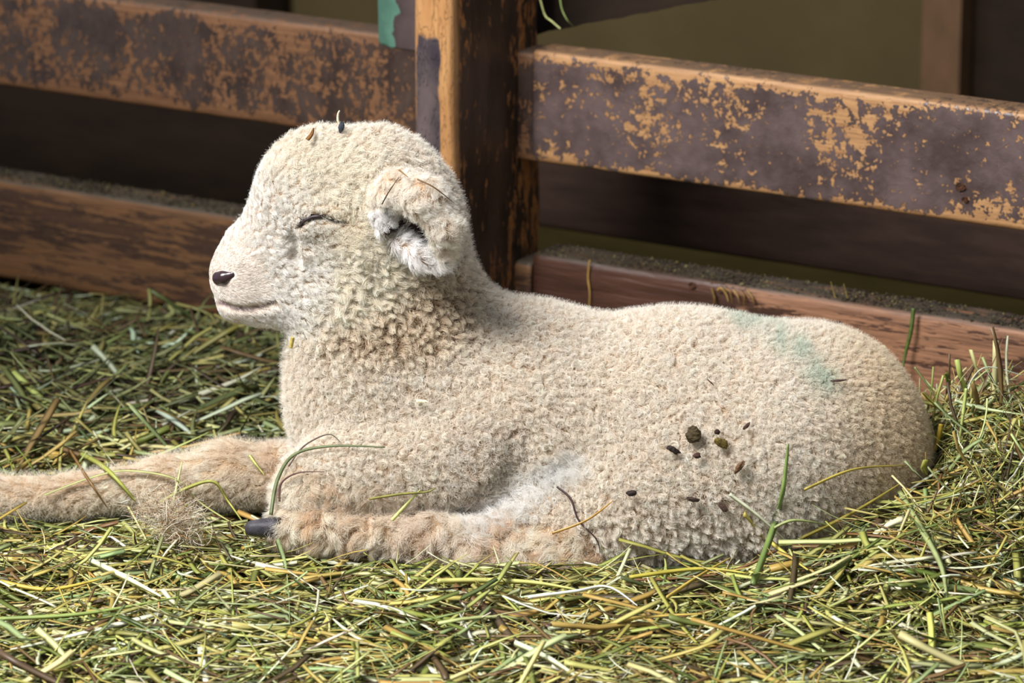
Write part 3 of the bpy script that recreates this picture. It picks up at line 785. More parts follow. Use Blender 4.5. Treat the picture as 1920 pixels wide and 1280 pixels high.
# 2. smooth fur: face, legs, ears, thigh edge
def fur(nroot, w_of, Lf, flowf, lean, wav, rmul, clump, K=7, name=''):
    Xc, Nc = sample(nroot)
    Rc = regions(Xc, Nc); w = w_of(Rc)
    m = rng.random(len(Xc)) < w; Xc, Nc = Xc[m], Nc[m]; Rc = {k: v[m] for k, v in Rc.items()}
    n = len(Xc)
    if n == 0: return
    L = Lf(Rc) * rng.uniform(.7, 1.2, n)
    flow = flowf(Xc, Rc)
    # neighbouring hairs share a lock: quantise position to clump cells and bend towards the cell's own direction
    Mq = np.linalg.qr(np.random.default_rng(5).normal(0, 1, (3, 3)))[0]; key = np.floor((Xc + .0012 * np.stack([vnoise(Xc[:, 0], Xc[:, 2], 300, q) for q in (31, 32, 33)], 1)) @ Mq / clump).astype(np.int64); hsh = (key[:, 0] * 73856093 ^ key[:, 1] * 19349663 ^ key[:, 2] * 83492791)
    uq, inv = np.unique(hsh, return_inverse=True)
    cd = rng.normal(0, 1, (len(uq), 3)); cph = rng.uniform(0, 6.28, len(uq)); cb = rng.normal(1, .06, len(uq))
    cen = np.stack([np.bincount(inv, Xc[:, i]) / np.bincount(inv) for i in range(3)], 1)
    flow = flow + cd[inv] * ((.6 if name == 'leg' else .38) * (1 - .85 * Rc['muz']) * (1 - .6 * Rc['farleg']))[:, None] + rng.normal(0, .16, (n, 3))
    f, g = frame(Nc, flow)
    s = np.linspace(0, 1, K)
    ln = lean(Rc)[:, None]
    up = (1 - ln) * s[None] + ln * (s[None] * .55 - .25 * s[None] ** 2)
    al = ln * s[None] + .15 * s[None] ** 2
    A = wav(Rc)[:, None]; ph = cph[inv][:, None]
    sw = A * (np.sin(s[None] * 7.5 + ph) - np.sin(ph)) * s[None] ** .7; sw2 = A * (np.cos(s[None] * 7.5 + ph) - np.cos(ph)) * s[None] * .8
    pull = (cen[inv] - Xc) * ((.34 if name == 'face' else .62) * (1 - Rc['muz']))[:, None]; pull -= Nc * np.sum(pull * Nc, 1, keepdims=True)
    Pm = Xc[:, None] + f[:, None] * (al * L[:, None])[..., None] + Nc[:, None] * (up * L[:, None] - .0004 + np.abs(sw2) * .5)[..., None] + g[:, None] * sw[..., None] + pull[:, None] * (s ** 1.3)[None, :, None]
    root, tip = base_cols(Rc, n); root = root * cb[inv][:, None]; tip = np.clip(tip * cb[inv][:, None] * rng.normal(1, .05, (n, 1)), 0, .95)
    if name == 'leg':
        px = Rc['px']; t = np.clip(.5 + 1.3 * vnoise(Xc[:, 0], Xc[:, 2], 75, 21), 0, 1)
        t = t * (1 - .6 * Rc['farleg']); tip = colmix(tip, lin(230, 198, 160), t * .8); root = colmix(root, lin(200, 156, 112), t * .7)
        w = (1 - sm(np.abs(px - 800), 40, 130)) * (Rc['farleg'] < .1); tip = colmix(tip, lin(248, 240, 230), w * .7)
    if name == 'face':
        t = np.clip(Rc['muz'] * .9, 0, 1) * (rng.random(n) < .26); tip = colmix(tip, lin(130, 116, 112), t)
    rad = np.tile((.00010 * rmul * (1 - .65 * s))[None], (n, 1))
    add_strands(Pm, rad, root, tip, 1.0)
    print('fur', name, n, round(time.time() - T0, 1))
nosep = P(405, 520, YH)
def flow_face(Xc, Rc): return unit(Xc - nosep) + np.array([.1, 0, .1])
bare = lambda Rc: (1 - np.clip(Rc['nose'] + Rc['eye'] * .9 + Rc['mouth'] * .92 + Rc['canal'], 0, 1))
fur(1500000, lambda Rc: np.clip(np.maximum(np.maximum(Rc['face'] * 1.4, Rc['eye2'] * 1.2), Rc['head'] * .55), 0, 1) * bare(Rc) * (1 - Rc['ear']),
    lambda Rc: lerp(.0066, .0027, np.clip(Rc['muz'] * 1.3, 0, 1)) * (1 - .55 * Rc['eye2']) * (1 + .3 * Rc['head'] * (1 - Rc['face'])), flow_face,
    lambda Rc: lerp(.72, .90, Rc['muz']), lambda Rc: .0012 * (1 - Rc['muz']), 1.0, .0046, name='face')
def flow_leg(Xc, Rc):
    fl = np.zeros_like(Xc); near = (Rc['farleg'] < .5)
    fl[:, 0] = np.where(near, -.40, -.9); fl[:, 2] = np.where(near, -.75, -.28); return fl
fur(900000, lambda Rc: np.clip(Rc['leg'] * 1.3 + Rc['hock'] + Rc['fore'] * .9, 0, 1),
    lambda Rc: .0115 + .004 * Rc['hock'] + .001 * Rc['fore'] - .004 * Rc['farleg'], flow_leg,
    lambda Rc: .78 + .10 * Rc['farleg'], lambda Rc: .0020 * (1 - .9 * Rc['farleg']) + .001 * Rc['hock'], 1.15, .0080, name='leg')
fur(500000, lambda Rc: np.clip(Rc['thf'] * 1.4, 0, 1), lambda Rc: .0135 + 0 * Rc['thf'],
    lambda Xc, Rc: np.tile(np.array([-.6, -.1, .55]), (len(Xc), 1)), lambda Rc: .55 + 0 * Rc['thf'], lambda Rc: .0006 + 0 * Rc['thf'], 1.1, .004, name='thigh')
def flow_ear(Xc, Rc):
    fl = np.tile(np.array([.55, 0, -.75]), (len(Xc), 1)); fl[Rc['earlobe'] > .5] = (-.1, 0, -1); fl[Rc['earin'] > .5] = (.75, 0, -.45); return fl
fur(1300000, lambda Rc: np.clip(Rc['ear'], 0, 1) * (1 - Rc['canal']), lambda Rc: .0085 + .001 * Rc['earin'], flow_ear,
    lambda Rc: .72 + .05 * Rc['earin'], lambda Rc: .0022 * (1 - .7 * Rc['earin']), 1.0, .0064, name='ear')
# 3. fine stray fuzz everywhere
fur(520000, lambda Rc: np.clip(1 - Rc['face'] * .9 - Rc['muz'] - Rc['nose'] - Rc['canal'] - Rc['eye'], 0, 1) * .42,
    lambda Rc: .0092 - .003 * Rc['head'], lambda Xc, Rc: rng.normal(0, 1, Xc.shape), lambda Rc: .3 + 0 * Rc['head'], lambda Rc: .0011 + 0 * Rc['head'], .75, .003, name='fuzz')

tot = sum(n * k for n, k in CNT); print('hair points', tot, 'strands', sum(n for n, _ in CNT))
hc = bpy.data.hair_curves.new('fleece')
hc.add_curves([k for n, k in CNT for _ in range(n)])
hc.attributes['position'].data.foreach_set('vector', np.concatenate(POS).ravel())
ra = hc.attributes.get('radius') or hc.attributes.new('radius', 'FLOAT', 'POINT')
ra.data.foreach_set('value', np.concatenate(RAD))
ca = hc.attributes.new('col', 'FLOAT_COLOR', 'POINT'); cc = np.ones((tot, 4), np.float32); cc[:, :3] = np.concatenate(CL)
ca.data.foreach_set('color', cc.ravel()); del POS, RAD, CL, cc
M_wool = attr_mat('wool_fibre', .65, .30, .25)
hc.materials.append(M_wool)
fleece = bpy.data.objects.new('fleece', hc); COL.objects.link(fleece); fleece.parent = lamb; fleece['kind'] = 'stuff'
fleece['label'] = 'tight cream curls with a faint green dye mark on the rump'

def on_skin(px, py, up):
    p = trace(px, py, ALL); n_, _ = grad(p[None], h=1e-3); return p + n_[0] * up
M_lid, nt, b = newmat('dark_eyelid'); b.inputs['Base Color'].default_value = (*lin(48, 34, 36), 1); b.inputs['Roughness'].default_value = .45
def lid(side):
    c3 = []
    for x, y in EYE:
        p = on_skin(x, y, .0005)
        if side: p[1] = 2 * YH - p[1]
        c3.append(p)
    cu = bpy.data.curves.new('eyelid', 'CURVE'); cu.dimensions = '3D'; sp_ = cu.splines.new('POLY')
    K = 30; t = np.linspace(0, len(c3) - 1, K); A = np.array(c3)
    C3 = np.stack([np.interp(t, range(len(c3)), A[:, i]) for i in range(3)], 1)
    W = .0014 * np.clip(np.interp(np.linspace(0, 1, K), [0, .12, .4, .62, .8, 1], [.35, .7, 1.25, 1.0, .5, .2]), .1, 2)
    ring = np.linspace(0, 2 * math.pi, 7)[:-1]; T_ = unit(np.gradient(C3, axis=0)); S_ = unit(np.cross(T_, [0, 1, 0])); U_ = np.cross(S_, T_)
    V = (C3[:, None] + W[:, None, None] * (np.cos(ring)[None, :, None] * S_[:, None] + .8 * np.sin(ring)[None, :, None] * U_[:, None]))
    i, j = np.meshgrid(np.arange(K - 1), np.arange(6), indexing='ij'); i = i.ravel(); j = j.ravel(); j2 = (j + 1) % 6
    bpy.data.curves.remove(cu)
    o = mesh_np('eyelid', V.reshape(-1, 3), np.stack([i * 6 + j, i * 6 + j2, (i + 1) * 6 + j2, (i + 1) * 6 + j], 1), M_lid, lamb); o['label'] = 'dark line of the closed eye'
lid(0); lid(1)
print('fleece done', round(time.time() - T0, 1))

# ------------------------------------------------------------------ hay
def blades_mesh(Pm, W, Nup, thick=.14):
    """Pm (n,K,3) centre lines, W (n,K) half widths, Nup (n,3) -> closed flattened-diamond section blades"""
    n, K, _ = Pm.shape
    T = np.gradient(Pm, axis=1); T = unit(T)
    side = unit(np.cross(T, Nup[:, None])); up = np.cross(side, T)
    w = W[..., None]
    V = np.stack([Pm + side * w, Pm + up * w * thick, Pm - side * w, Pm - up * w * thick * .6], 2)    # n,K,4,3
    base = (np.arange(n) * K * 4)[:, None, None]; k = (np.arange(K - 1) * 4)[None, :, None]; c = np.arange(4)[None, None]
    c2 = (c + 1) % 4
    Q = np.stack([base + k + c, base + k + c2, base + k + 4 + c2, base + k + 4 + c], -1).reshape(-1, 4)
    ends = np.stack([np.arange(n) * K * 4 + 3, np.arange(n) * K * 4 + 2, np.arange(n) * K * 4 + 1, np.arange(n) * K * 4], 1)
    ends2 = np.stack([np.arange(n) * K * 4 + (K - 1) * 4 + i for i in range(4)], 1)
    return V.reshape(-1, 3), np.concatenate([Q, ends, ends2])
PALF = np.array([lin(*c) for c in [(198, 194, 112), (170, 170, 86), (216, 212, 150), (230, 228, 194), (120, 130, 62), (190, 160, 84), (132, 104, 66), (96, 78, 56), (156, 168, 112), (190, 170, 92), (92, 104, 56)]])
PWF = np.array([.16, .14, .15, .10, .08, .10, .08, .06, .10, .08, .04])
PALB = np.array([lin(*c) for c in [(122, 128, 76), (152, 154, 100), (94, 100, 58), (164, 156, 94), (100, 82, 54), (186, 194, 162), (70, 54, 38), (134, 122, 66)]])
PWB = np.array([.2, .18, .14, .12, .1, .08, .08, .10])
hay_V, hay_Q, hay_C, nv = [], [], [], 0
def hay_batch(n, xr, yr, Lr, Wr, K=6, pitch=7, curl=.5, zr=(-.006, .008), leaf=.5, heap=False, keepf=None, pal=None):
    global nv
    x = rng.uniform(*xr, n); y = rng.uniform(*yr, n)
    L = np.exp(rng.uniform(np.log(Lr[0]), np.log(Lr[1]), n)); W = np.exp(rng.uniform(np.log(Wr[0]), np.log(Wr[1]), n))
    az = np.where(rng.random(n) < .55, rng.normal(0, .6, n), rng.uniform(0, math.pi, n)) + math.pi * (rng.random(n) < .5)
    pt = np.radians(rng.normal(0, pitch, n))
    s = np.linspace(-.5, .5, K)[None]
    bend = rng.normal(0, curl, n)[:, None]; kink = (rng.random(n) < .22)[:, None] * rng.normal(0, .9, n)[:, None] * (s > rng.uniform(-.3, .3, n)[:, None])
    ang = az[:, None] + bend * s * 1.2 + kink
    pz = pt[:, None] + (rng.normal(0, .28, n)[:, None]) * s * curl * 2 + kink * .25
    d = (L / (K - 1))[:, None]
    dx = np.cos(ang) * np.cos(pz) * d; dy = np.sin(ang) * np.cos(pz) * d; dz = np.sin(pz) * d
    Pm = np.stack([np.cumsum(dx, 1), np.cumsum(dy, 1), np.cumsum(dz, 1)], -1); Pm -= Pm[:, K // 2][:, None]
    cx, cy = x[:, None] + Pm[..., 0], y[:, None] + Pm[..., 1]
    hz = H(cx, cy); mid = H(x, y)[:, None]
    z = Pm[..., 2] + lerp(mid, hz, .75) + rng.uniform(*zr, n)[:, None]
    z = np.maximum(z, hz - .010)
    Pm = np.stack([cx, cy, z], -1)
    ok = (((Pm[..., :2] - FO[:2]) @ (-n_f[:2])).max(1) < -.004)
    if keepf is not None: ok &= keepf(x, y)
    Pm, W, x, y = Pm[ok], W[ok], x[ok], y[ok]
    # never through the lamb
    box = ((Pm[..., 0] > LO[0] - .01) & (Pm[..., 0] < HI[0] + .01) & (np.abs(Pm[..., 1]) < .16)).any(1)
    bi = np.where(box)[0]
    sd = sdf(Pm[bi].reshape(-1, 3)).reshape(len(bi), K).min(1)
    bad = np.zeros(len(Pm), bool); bad[bi] = sd < .0045
    post_lo = ((Pm[..., :2] - FO[:2]) @ e_f[:2]); pn = (Pm[..., :2] - FO[:2]) @ n_f[:2]
    bad |= ((post_lo > xl - .003) & (post_lo < xl + PW + .003) & (pn < PD + .003)).any(1)
    Pm, W, x, y = Pm[~bad], W[~bad], x[~bad], y[~bad]
    n = len(Pm); s1 = np.linspace(0, 1, K)[None]
    isleaf = (rng.random(n) < leaf)[:, None]
    prof = np.where(isleaf, np.clip(1.15 - .95 * s1 ** 1.6, .1, 1), .92 + 0 * s1)
    Wd = W[:, None] * np.where(isleaf, 1.25, .7) * prof
    Nup = unit(np.stack([rng.normal(0, .45, n), rng.normal(0, .45, n) - .25, np.ones(n)], 1))
    V, Q = blades_mesh(Pm, Wd, Nup)
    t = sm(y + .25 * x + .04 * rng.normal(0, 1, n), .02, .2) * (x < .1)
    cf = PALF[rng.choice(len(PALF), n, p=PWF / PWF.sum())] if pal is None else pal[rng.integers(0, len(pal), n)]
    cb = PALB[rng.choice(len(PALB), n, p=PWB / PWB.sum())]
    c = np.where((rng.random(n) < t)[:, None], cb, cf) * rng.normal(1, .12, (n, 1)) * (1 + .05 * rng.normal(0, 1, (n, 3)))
    c = np.clip(c, .01, .9)
    cv = np.repeat(c, K * 4, 0)
    hay_V.append(V); hay_Q.append(Q + nv); hay_C.append(cv); nv += len(V)
    return n
hay_batch(26000, (-.60, .60), (-.62, .85), (.012, .05), (.0006, .0016), K=4, pitch=6, zr=(-.008, .006), leaf=.3)         # chaff
hay_batch(20000, (-.56, .56), (-.60, .10), (.03, .13), (.0006, .0024), K=7, pitch=7, curl=.75, zr=(-.006, .008), leaf=.7)
hay_batch(7000, (-.52, .52), (-.45, .02), (.03, .13), (.0007, .0024), K=8, pitch=10, curl=.8, zr=(.002, .014), leaf=.75)
hay_batch(1500, (-.52, .52), (-.42, -.02), (.06, .16), (.0013, .0028), K=8, pitch=9, curl=.5, zr=(.006, .016), leaf=.8)
hay_batch(13000, (-.62, .15), (.03, .85), (.03, .14), (.0008, .0024), K=6, pitch=9, curl=.5, zr=(-.006, .010), leaf=.65)
hay_batch(2500, (-.55, .02), (.05, .60), (.04, .13), (.0016, .0030), K=7, pitch=16, curl=.45, zr=(.004, .020), leaf=.75)
hp = lambda x, y: (rng.random(len(x)) < np.exp(-(((x - .36) / .10) ** 2 + ((y - .0) / .16) ** 2)))
hay_batch(26000, (.15, .60), (-.35, .35), (.03, .12), (.0006, .0021), K=7, pitch=20, curl=1.0, zr=(-.012, .016), leaf=.5, keepf=hp)
hay_batch(2600, (.22, .56), (-.2, .22), (.05, .13), (.0007, .0022), K=8, pitch=34, curl=1.3, zr=(-.004, .026), leaf=.5, keepf=hp)
hay_batch(9000, (-.95, .95), (-.85, .6), (.03, .10), (.001, .002), K=5, pitch=6, keepf=lambda x, y: (np.abs(x) > .5) | (y < -.55))
M_hay = attr_mat('hay_blade', .42, .22, .45)
hay = mesh_np('hay', np.concatenate(hay_V), np.concatenate(hay_Q), M_hay, col=np.concatenate(hay_C), smooth=False)
tag(hay, 'loose green and yellow hay spread deep over the barn floor', 'hay', kind='stuff')
print('hay', len(hay.data.polygons), round(time.time() - T0, 1))
del hay_V, hay_Q, hay_C

# crumbs of dirt and chaff lying along the tops of the lower boards
def crumbs(name, x0, x1, ztop, y0, y1, n, label):
    V, Q, Cc = [], [], []; nvv = 0
    ico = np.array([(1, 0, 0), (-1, 0, 0), (0, 1, 0), (0, -1, 0), (0, 0, 1), (0, 0, -1)], float)
    fc = np.array([(0, 2, 4), (2, 1, 4), (1, 3, 4), (3, 0, 4), (2, 0, 5), (1, 2, 5), (3, 1, 5), (0, 3, 5)])
    xs = rng.uniform(x0, x1, n); ys = y0 + (y1 - y0) * rng.beta(1.2, 1.2, n); r = np.exp(rng.normal(-7.25, .45, n))
    for i in range(n):
        v = ico * r[i] * rng.uniform(.5, 1.5, (6, 3)) * (1.2, 1, .7) + (xs[i], ys[i], ztop + r[i] * .25)
        V.append(v); Q.append(fc + nvv); nvv += 6
        Cc.append(np.tile(lin(*[(52, 46, 38), (68, 60, 48), (42, 35, 27), (110, 100, 66), (84, 72, 46)][rng.choice(5, p=[.34, .26, .24, .06, .10])]), (6, 1)))
    o = mesh_np(name, np.concatenate(V), np.concatenate(Q), M_crumb, col=np.concatenate(Cc), smooth=False)
    o.location = (FO[0], FO[1], 0); o.rotation_euler = (0, 0, -TH); tag(o, label, 'dirt', kind='stuff'); return o
M_crumb = attr_mat('crumb', .95, 0, .1)
crumbs('dirt_crumbs', .003, .75, .112, .003, .044, 6400, 'grey brown dirt crumbs on top of the lower right board')
crumbs('dirt_crumbs', -.70, -.12, .1025, .002, .043, 4200, 'grey brown dirt crumbs on top of the lower left board')

# ------------------------------------------------------------------ single stems lying on and around the lamb
M_stem = attr_mat('stem', .42, .12, .45)
def ray_ground(px, py):
    d = ray(px, py); d /= np.linalg.norm(d); a = P(px, py, -.6); t = 0
    for _ in range(900):
        p = a + d * t
        if p[2] - H(np.array(p[0]), np.array(p[1])) < .021: return p
        t += .002
    return p
def hit(px, py, lift):
    p = trace(px, py, ALL, off=.006) if (400 < px < 1790 or py > 780) else None
    q = ray_ground(px, py)
    r = p if (p is not None and p[1] < q[1]) else q
    return r - unit(ray(px, py)) * lift
def smooth_curve(pts, K):
    pts = np.array(pts); m = len(pts); t = np.linspace(0, m - 1, K); out = []
    for u in t:
        i = min(int(u), m - 2); f = u - i
        p0, p1, p2, p3 = pts[max(i - 1, 0)], pts[i], pts[i + 1], pts[min(i + 2, m - 1)]
        out.append(.5 * (2 * p1 + (p2 - p0) * f + (2 * p0 - 5 * p1 + 4 * p2 - p3) * f ** 2 + (3 * p1 - p0 - 3 * p2 + p3) * f ** 3))
    return np.array(out)
def stem(name, px, wpx, colr, label, cat, group=None, lift=.003, world=None, flat=True, pts3=None, taper=.75, parent=None):
    if pts3 is None:
        Ys = []
        pts3 = [hit(x, y, lift) if not isinstance(l, float) else P(x, y, l) for x, y, l in [(q + (None,))[:3] for q in px]]
    K = max(8, len(pts3) * 6)
    C3 = smooth_curve(pts3, K); s = np.linspace(0, 1, K)
    c0 = C3[K // 2].copy()
    W = (wpx / S / 2) * np.clip(1.05 - taper * s ** 2.2, .12, 1)
    view = unit((CAM - c0))[None]
    V, Q = blades_mesh((C3 - c0)[None], W[None], unit(view + rng.normal(0, .25, (1, 3))), .3 if flat else .9)
    cl = lin(*colr)[None] * (1 + .12 * rng.normal(0, 1, (K, 1))).clip(.6, 1.4); cl = np.repeat(cl, 4, 0)
    o = mesh_np(name, V, Q, M_stem, col=np.clip(cl, 0, .95)); o.location = c0
    tag(o, label, cat, group); return o
GS = 'single stems lying on or in front of the lamb'
STEMS = [
 ('grass_blade', [(1412, 1095), (1450, 990), (1468, 920), (1478, 832)], 13, (124, 146, 78), 'broad green blade standing upright against the lamb flank near the rump'),
 ('hay_stem', [(1368, 926), (1420, 965), (1470, 1010)], 7, (236, 236, 206), 'short pale straight stem leaning left at the foot of the green upright blade'),
 ('hay_stem', [(1395, 962), (1445, 1015), (1515, 1068)], 11, (206, 190, 96), 'yellow stem crossing the base of the green upright blade'),
 ('grass_blade', [(508, 965), (520, 900), (552, 852), (620, 836), (722, 838)], 7, (112, 122, 84), 'long grey green blade curving up from the hoof over the chest'),
 ('hay_stem', [(541, 874), (570, 836), (615, 814), (638, 828)], 3, (92, 74, 62), 'thin dark looping stem above the folded foreleg'),
 ('hay_stem', [(524, 940), (528, 905), (560, 886), (608, 884)], 4, (98, 66, 60), 'wiry brown tendril curling on the folded foreleg'),
 ('hay_stem', [(694, 935), (752, 926), (800, 922), (816, 914)], 5, (146, 140, 72), 'olive stem lying level on the folded foreleg'),
 ('hay_stem', [(735, 975), (760, 948), (788, 918)], 7, (206, 210, 130), 'short lime stem propped between folded foreleg and hind foot'),
 ('hay_stem', [(82, 928), (170, 895), (240, 882), (330, 898), (380, 945), (470, 1000)], 8, (176, 176, 110), 'long bent straw arching over the outstretched foreleg'),
 ('hay_stem', [(130, 842), (160, 890), (200, 950)], 6, (140, 104, 60), 'brown stiff stem slanting across the outstretched foreleg'),
 ('hay_stem', [(150, 850), (200, 880), (255, 940)], 12, (170, 172, 84), 'folded yellow green blade draped over the outstretched foreleg'),
 ('hay_stem', [(322, 955), (332, 910), (341, 866)], 6, (214, 214, 150), 'pale upright stem in front of the outstretched knee'),
 ('hay_stem', [(300, 942), (350, 915), (400, 903), (428, 940), (455, 978)], 7, (170, 170, 84), 'sharply kinked yellow green straw before the outstretched knee'),
 ('hay_stem', [(176, 808), (195, 845), (216, 872)], 7, (222, 222, 186), 'short white stem sticking up behind the outstretched foreleg'),
 ('hay_stem', [(468, 853), (480, 870), (496, 890)], 6, (206, 206, 120), 'tiny lime stem on top of the outstretched leg by the chest'),
 ('hay_stem', [(1035, 1000), (1100, 975), (1150, 938)], 6, (196, 152, 72), 'ochre stem lying slanted on the shaggy thigh'),
 ('twig', [(1044, 912), (1070, 935), (1085, 975), (1118, 1010), (1125, 1035)], 4, (70, 50, 50), 'thin dark crooked twig caught on the thigh wool'),
 ('hay_stem', [(820, 1090), (900, 1088), (1000, 1092), (1080, 1105)], 11, (206, 202, 116), 'thick yellow straw lying under the hock'),
 ('hay_stem', [(990, 1120), (1080, 1108), (1140, 1100), (1195, 1135)], 7, (240, 240, 226), 'shiny white bent straw just below the hock'),
 ('hay_stem', [(1180, 1082), (1310, 1066), (1400, 1074)], 8, (190, 176, 72), 'golden straw lying under the belly edge'),
 ('grass_blade', [(520, 1012), (535, 1060), (541, 1110), (543, 1170)], 11, (140, 156, 106), 'wide grey green blade standing in the hay below the hind hoof'),
 ('hay_stem', [(1250, 1120), (1310, 1080), (1370, 1045)], 7, (200, 172, 84), 'brown yellow straw slanting up to the rump wool'),
 ('hay_stem', [(1508, 918), (1600, 880), (1700, 872)], 6, (190, 170, 80), 'curved straw trailing across the rump'),
 ('hay_stem', [(1500, 1010), (1600, 960), (1690, 905)], 7, (196, 178, 84), 'straight golden straw leaning on the rump from the heap'),
 ('grass_blade', [(1688, 920), (1725, 985), (1765, 1060), (1775, 1120)], 14, (168, 178, 118), 'broad pale green blade folded down the front of the hay heap'),
 ('hay_stem', [(1450, 990), (1490, 975), (1560, 985)], 6, (160, 168, 108), 'dull green stem resting against the lower rump'),
 ('hay_stem', [(168, 1050), (240, 1085), (302, 1118)], 12, (236, 238, 196), 'broad pale straw in the foreground hay left of the tuft'),
 ('hay_stem', [(965, 1205), (1030, 1235), (1080, 1268)], 12, (232, 236, 196), 'broad pale straw at the bottom edge centre of the hay'),
 ('hay_stem', [(0, 1090), (90, 1105), (190, 1085)], 9, (196, 172, 74), 'golden straw in the hay at the lower left edge'),
 ('hay_stem', [(0, 1160), (160, 1150), (340, 1118)], 8, (150, 166, 90), 'long green straw in the hay at the lower left corner'),
 ('hay_stem', [(1100, 1190), (1180, 1160), (1320, 1150)], 10, (206, 178, 90), 'long thick golden straw in the hay below the belly'),
]
for nm, pts, wpx, c, lab in STEMS:
    pts = [p for p in pts]
    stem(nm, pts, wpx, c, lab, 'grass blade' if nm == 'grass_blade' else ('twig' if nm == 'twig' else 'straw'), GS)
# on the head and ear
stem('hay_stem', [(716, 383), (730, 358), (748, 332)], 2.5, (84, 66, 46), 'thin dark straw leaning on the ear front', 'straw', GS, lift=.004)
stem('hay_stem', [(748, 318), (765, 332)], 3, (150, 112, 62), 'very short straw bit on top of the ear', 'straw', GS, lift=.006)
stem('hay_stem', [(782, 336), (815, 352), (853, 382)], 3.2, (120, 88, 50), 'thin brown straw behind the ear', 'straw', GS, lift=.006)
stem('hay_stem', [(545, 652), (549, 632)], 8, (222, 200, 110), 'stubby yellow straw bit stuck under the chin', 'straw', GS, lift=.010, taper=.1)
# on the fence boards
def pf3(px, py, off=0.0):
    o = FO - n_f * off; d = ray(px, py); t = ((o - CAM) @ n_f) / (d @ n_f); return CAM + d * t
stem('hay_stem', None, 5, (176, 140, 76), 'thin straw hanging down the lower right board near the post', 'straw', None, pts3=[pf3(1106, 488, -.003), pf3(1103, 520, -.002), pf3(1106, 550, -.003), pf3(1104, 582, -.004)])
stem('grass_blade', None, 9, (88, 104, 48), 'dark green blade hanging on the lower right board above the rump', 'grass blade', None, pts3=[pf3(1713, 578, -.006), pf3(1708, 620, -.008), pf3(1698, 662, -.010), pf3(1690, 700, -.016)])
for q, (pp, c, lab) in enumerate([
    ([(1334, 540), (1340, 560), (1338, 575)], (120, 92, 50), 'leftmost dry blade of the tuft over the lower right board'),
    ([(1345, 545), (1352, 540), (1362, 552), (1366, 566)], (166, 132, 72), 'curled pale blade in the tuft over the lower right board'),
    ([(1360, 540), (1370, 548), (1372, 570)], (140, 106, 58), 'second dry blade in the tuft over the lower right board'),
    ([(1376, 543), (1384, 556), (1386, 572)], (176, 142, 82), 'palest straight blade in the tuft over the lower right board'),
    ([(1388, 545), (1396, 556), (1394, 574)], (128, 96, 54), 'brown blade in the tuft over the lower right board'),
    ([(1400, 544), (1411, 558), (1414, 570)], (150, 118, 66), 'rightmost dry blade of the tuft over the lower right board')]):
    stem('dry_grass_blade', None, 6, c, lab, 'dry grass', 'dry grass tuft on the lower right board', pts3=[pf3(x, y, -.004 - .001 * (k % 2)) for k, (x, y) in enumerate(pp)])
stem('hay_stem', None, 5, (214, 216, 140), 'pale bent straw hanging from the slanting timber', 'straw', None, pts3=[pf3(1012, -6, .02), pf3(1022, 28, .02), pf3(1035, 40, .02), pf3(1051, 54, .02)], taper=.3)
stem('hay_stem', None, 4, (150, 164, 96), 'thin green curl hanging from the slanting timber', 'straw', None, pts3=[pf3(1050, -4, .02), pf3(1054, 18, .02), pf3(1064, 38, .02), pf3(1076, 50, .03)])
for (x, y), lab in zip([(1590, 560), (1566, 556)], ['upright wisp of straw on the lower right board top', 'short leaning wisp of straw on the lower right board top']):
    stem('hay_stem', None, 4, (150, 128, 70), lab, 'straw', None, pts3=[pf3(x + 8, y + 14, .01), pf3(x, y, .008), pf3(x - 8, y - 28, .006)])
# stems rising from the heap in front of the board at the right
for pp, w_, c, lab, yy in [
    ([(1800, 820), (1806, 770), (1820, 716), (1852, 688), (1918, 704)], 4, (196, 200, 176), 'thin grey arching stem on top of the hay heap', .02),
    ([(1790, 750), (1840, 765), (1925, 778)], 8, (214, 224, 170), 'pale level straw on the crest of the hay heap', .0),
    ([(1812, 728), (1804, 790), (1796, 850)], 7, (190, 202, 120), 'upright green stem at the crest of the hay heap', -.01),
    ([(1715, 688), (1745, 730), (1775, 780)], 4, (150, 160, 100), 'thin stem leaning left from the heap towards the board', .03),
    ([(1730, 735), (1765, 768), (1800, 790)], 6, (150, 146, 66), 'olive stem leaning on the heap beside the rump', .02),
    ([(1765, 795), (1758, 825), (1738, 880)], 10, (196, 166, 62), 'stout golden straw standing between rump and heap', -.01)]:
    stem('hay_stem', None, w_, c, lab, 'straw', 'stems on the hay heap', pts3=[P(x, y, yy) for x, y in pp])

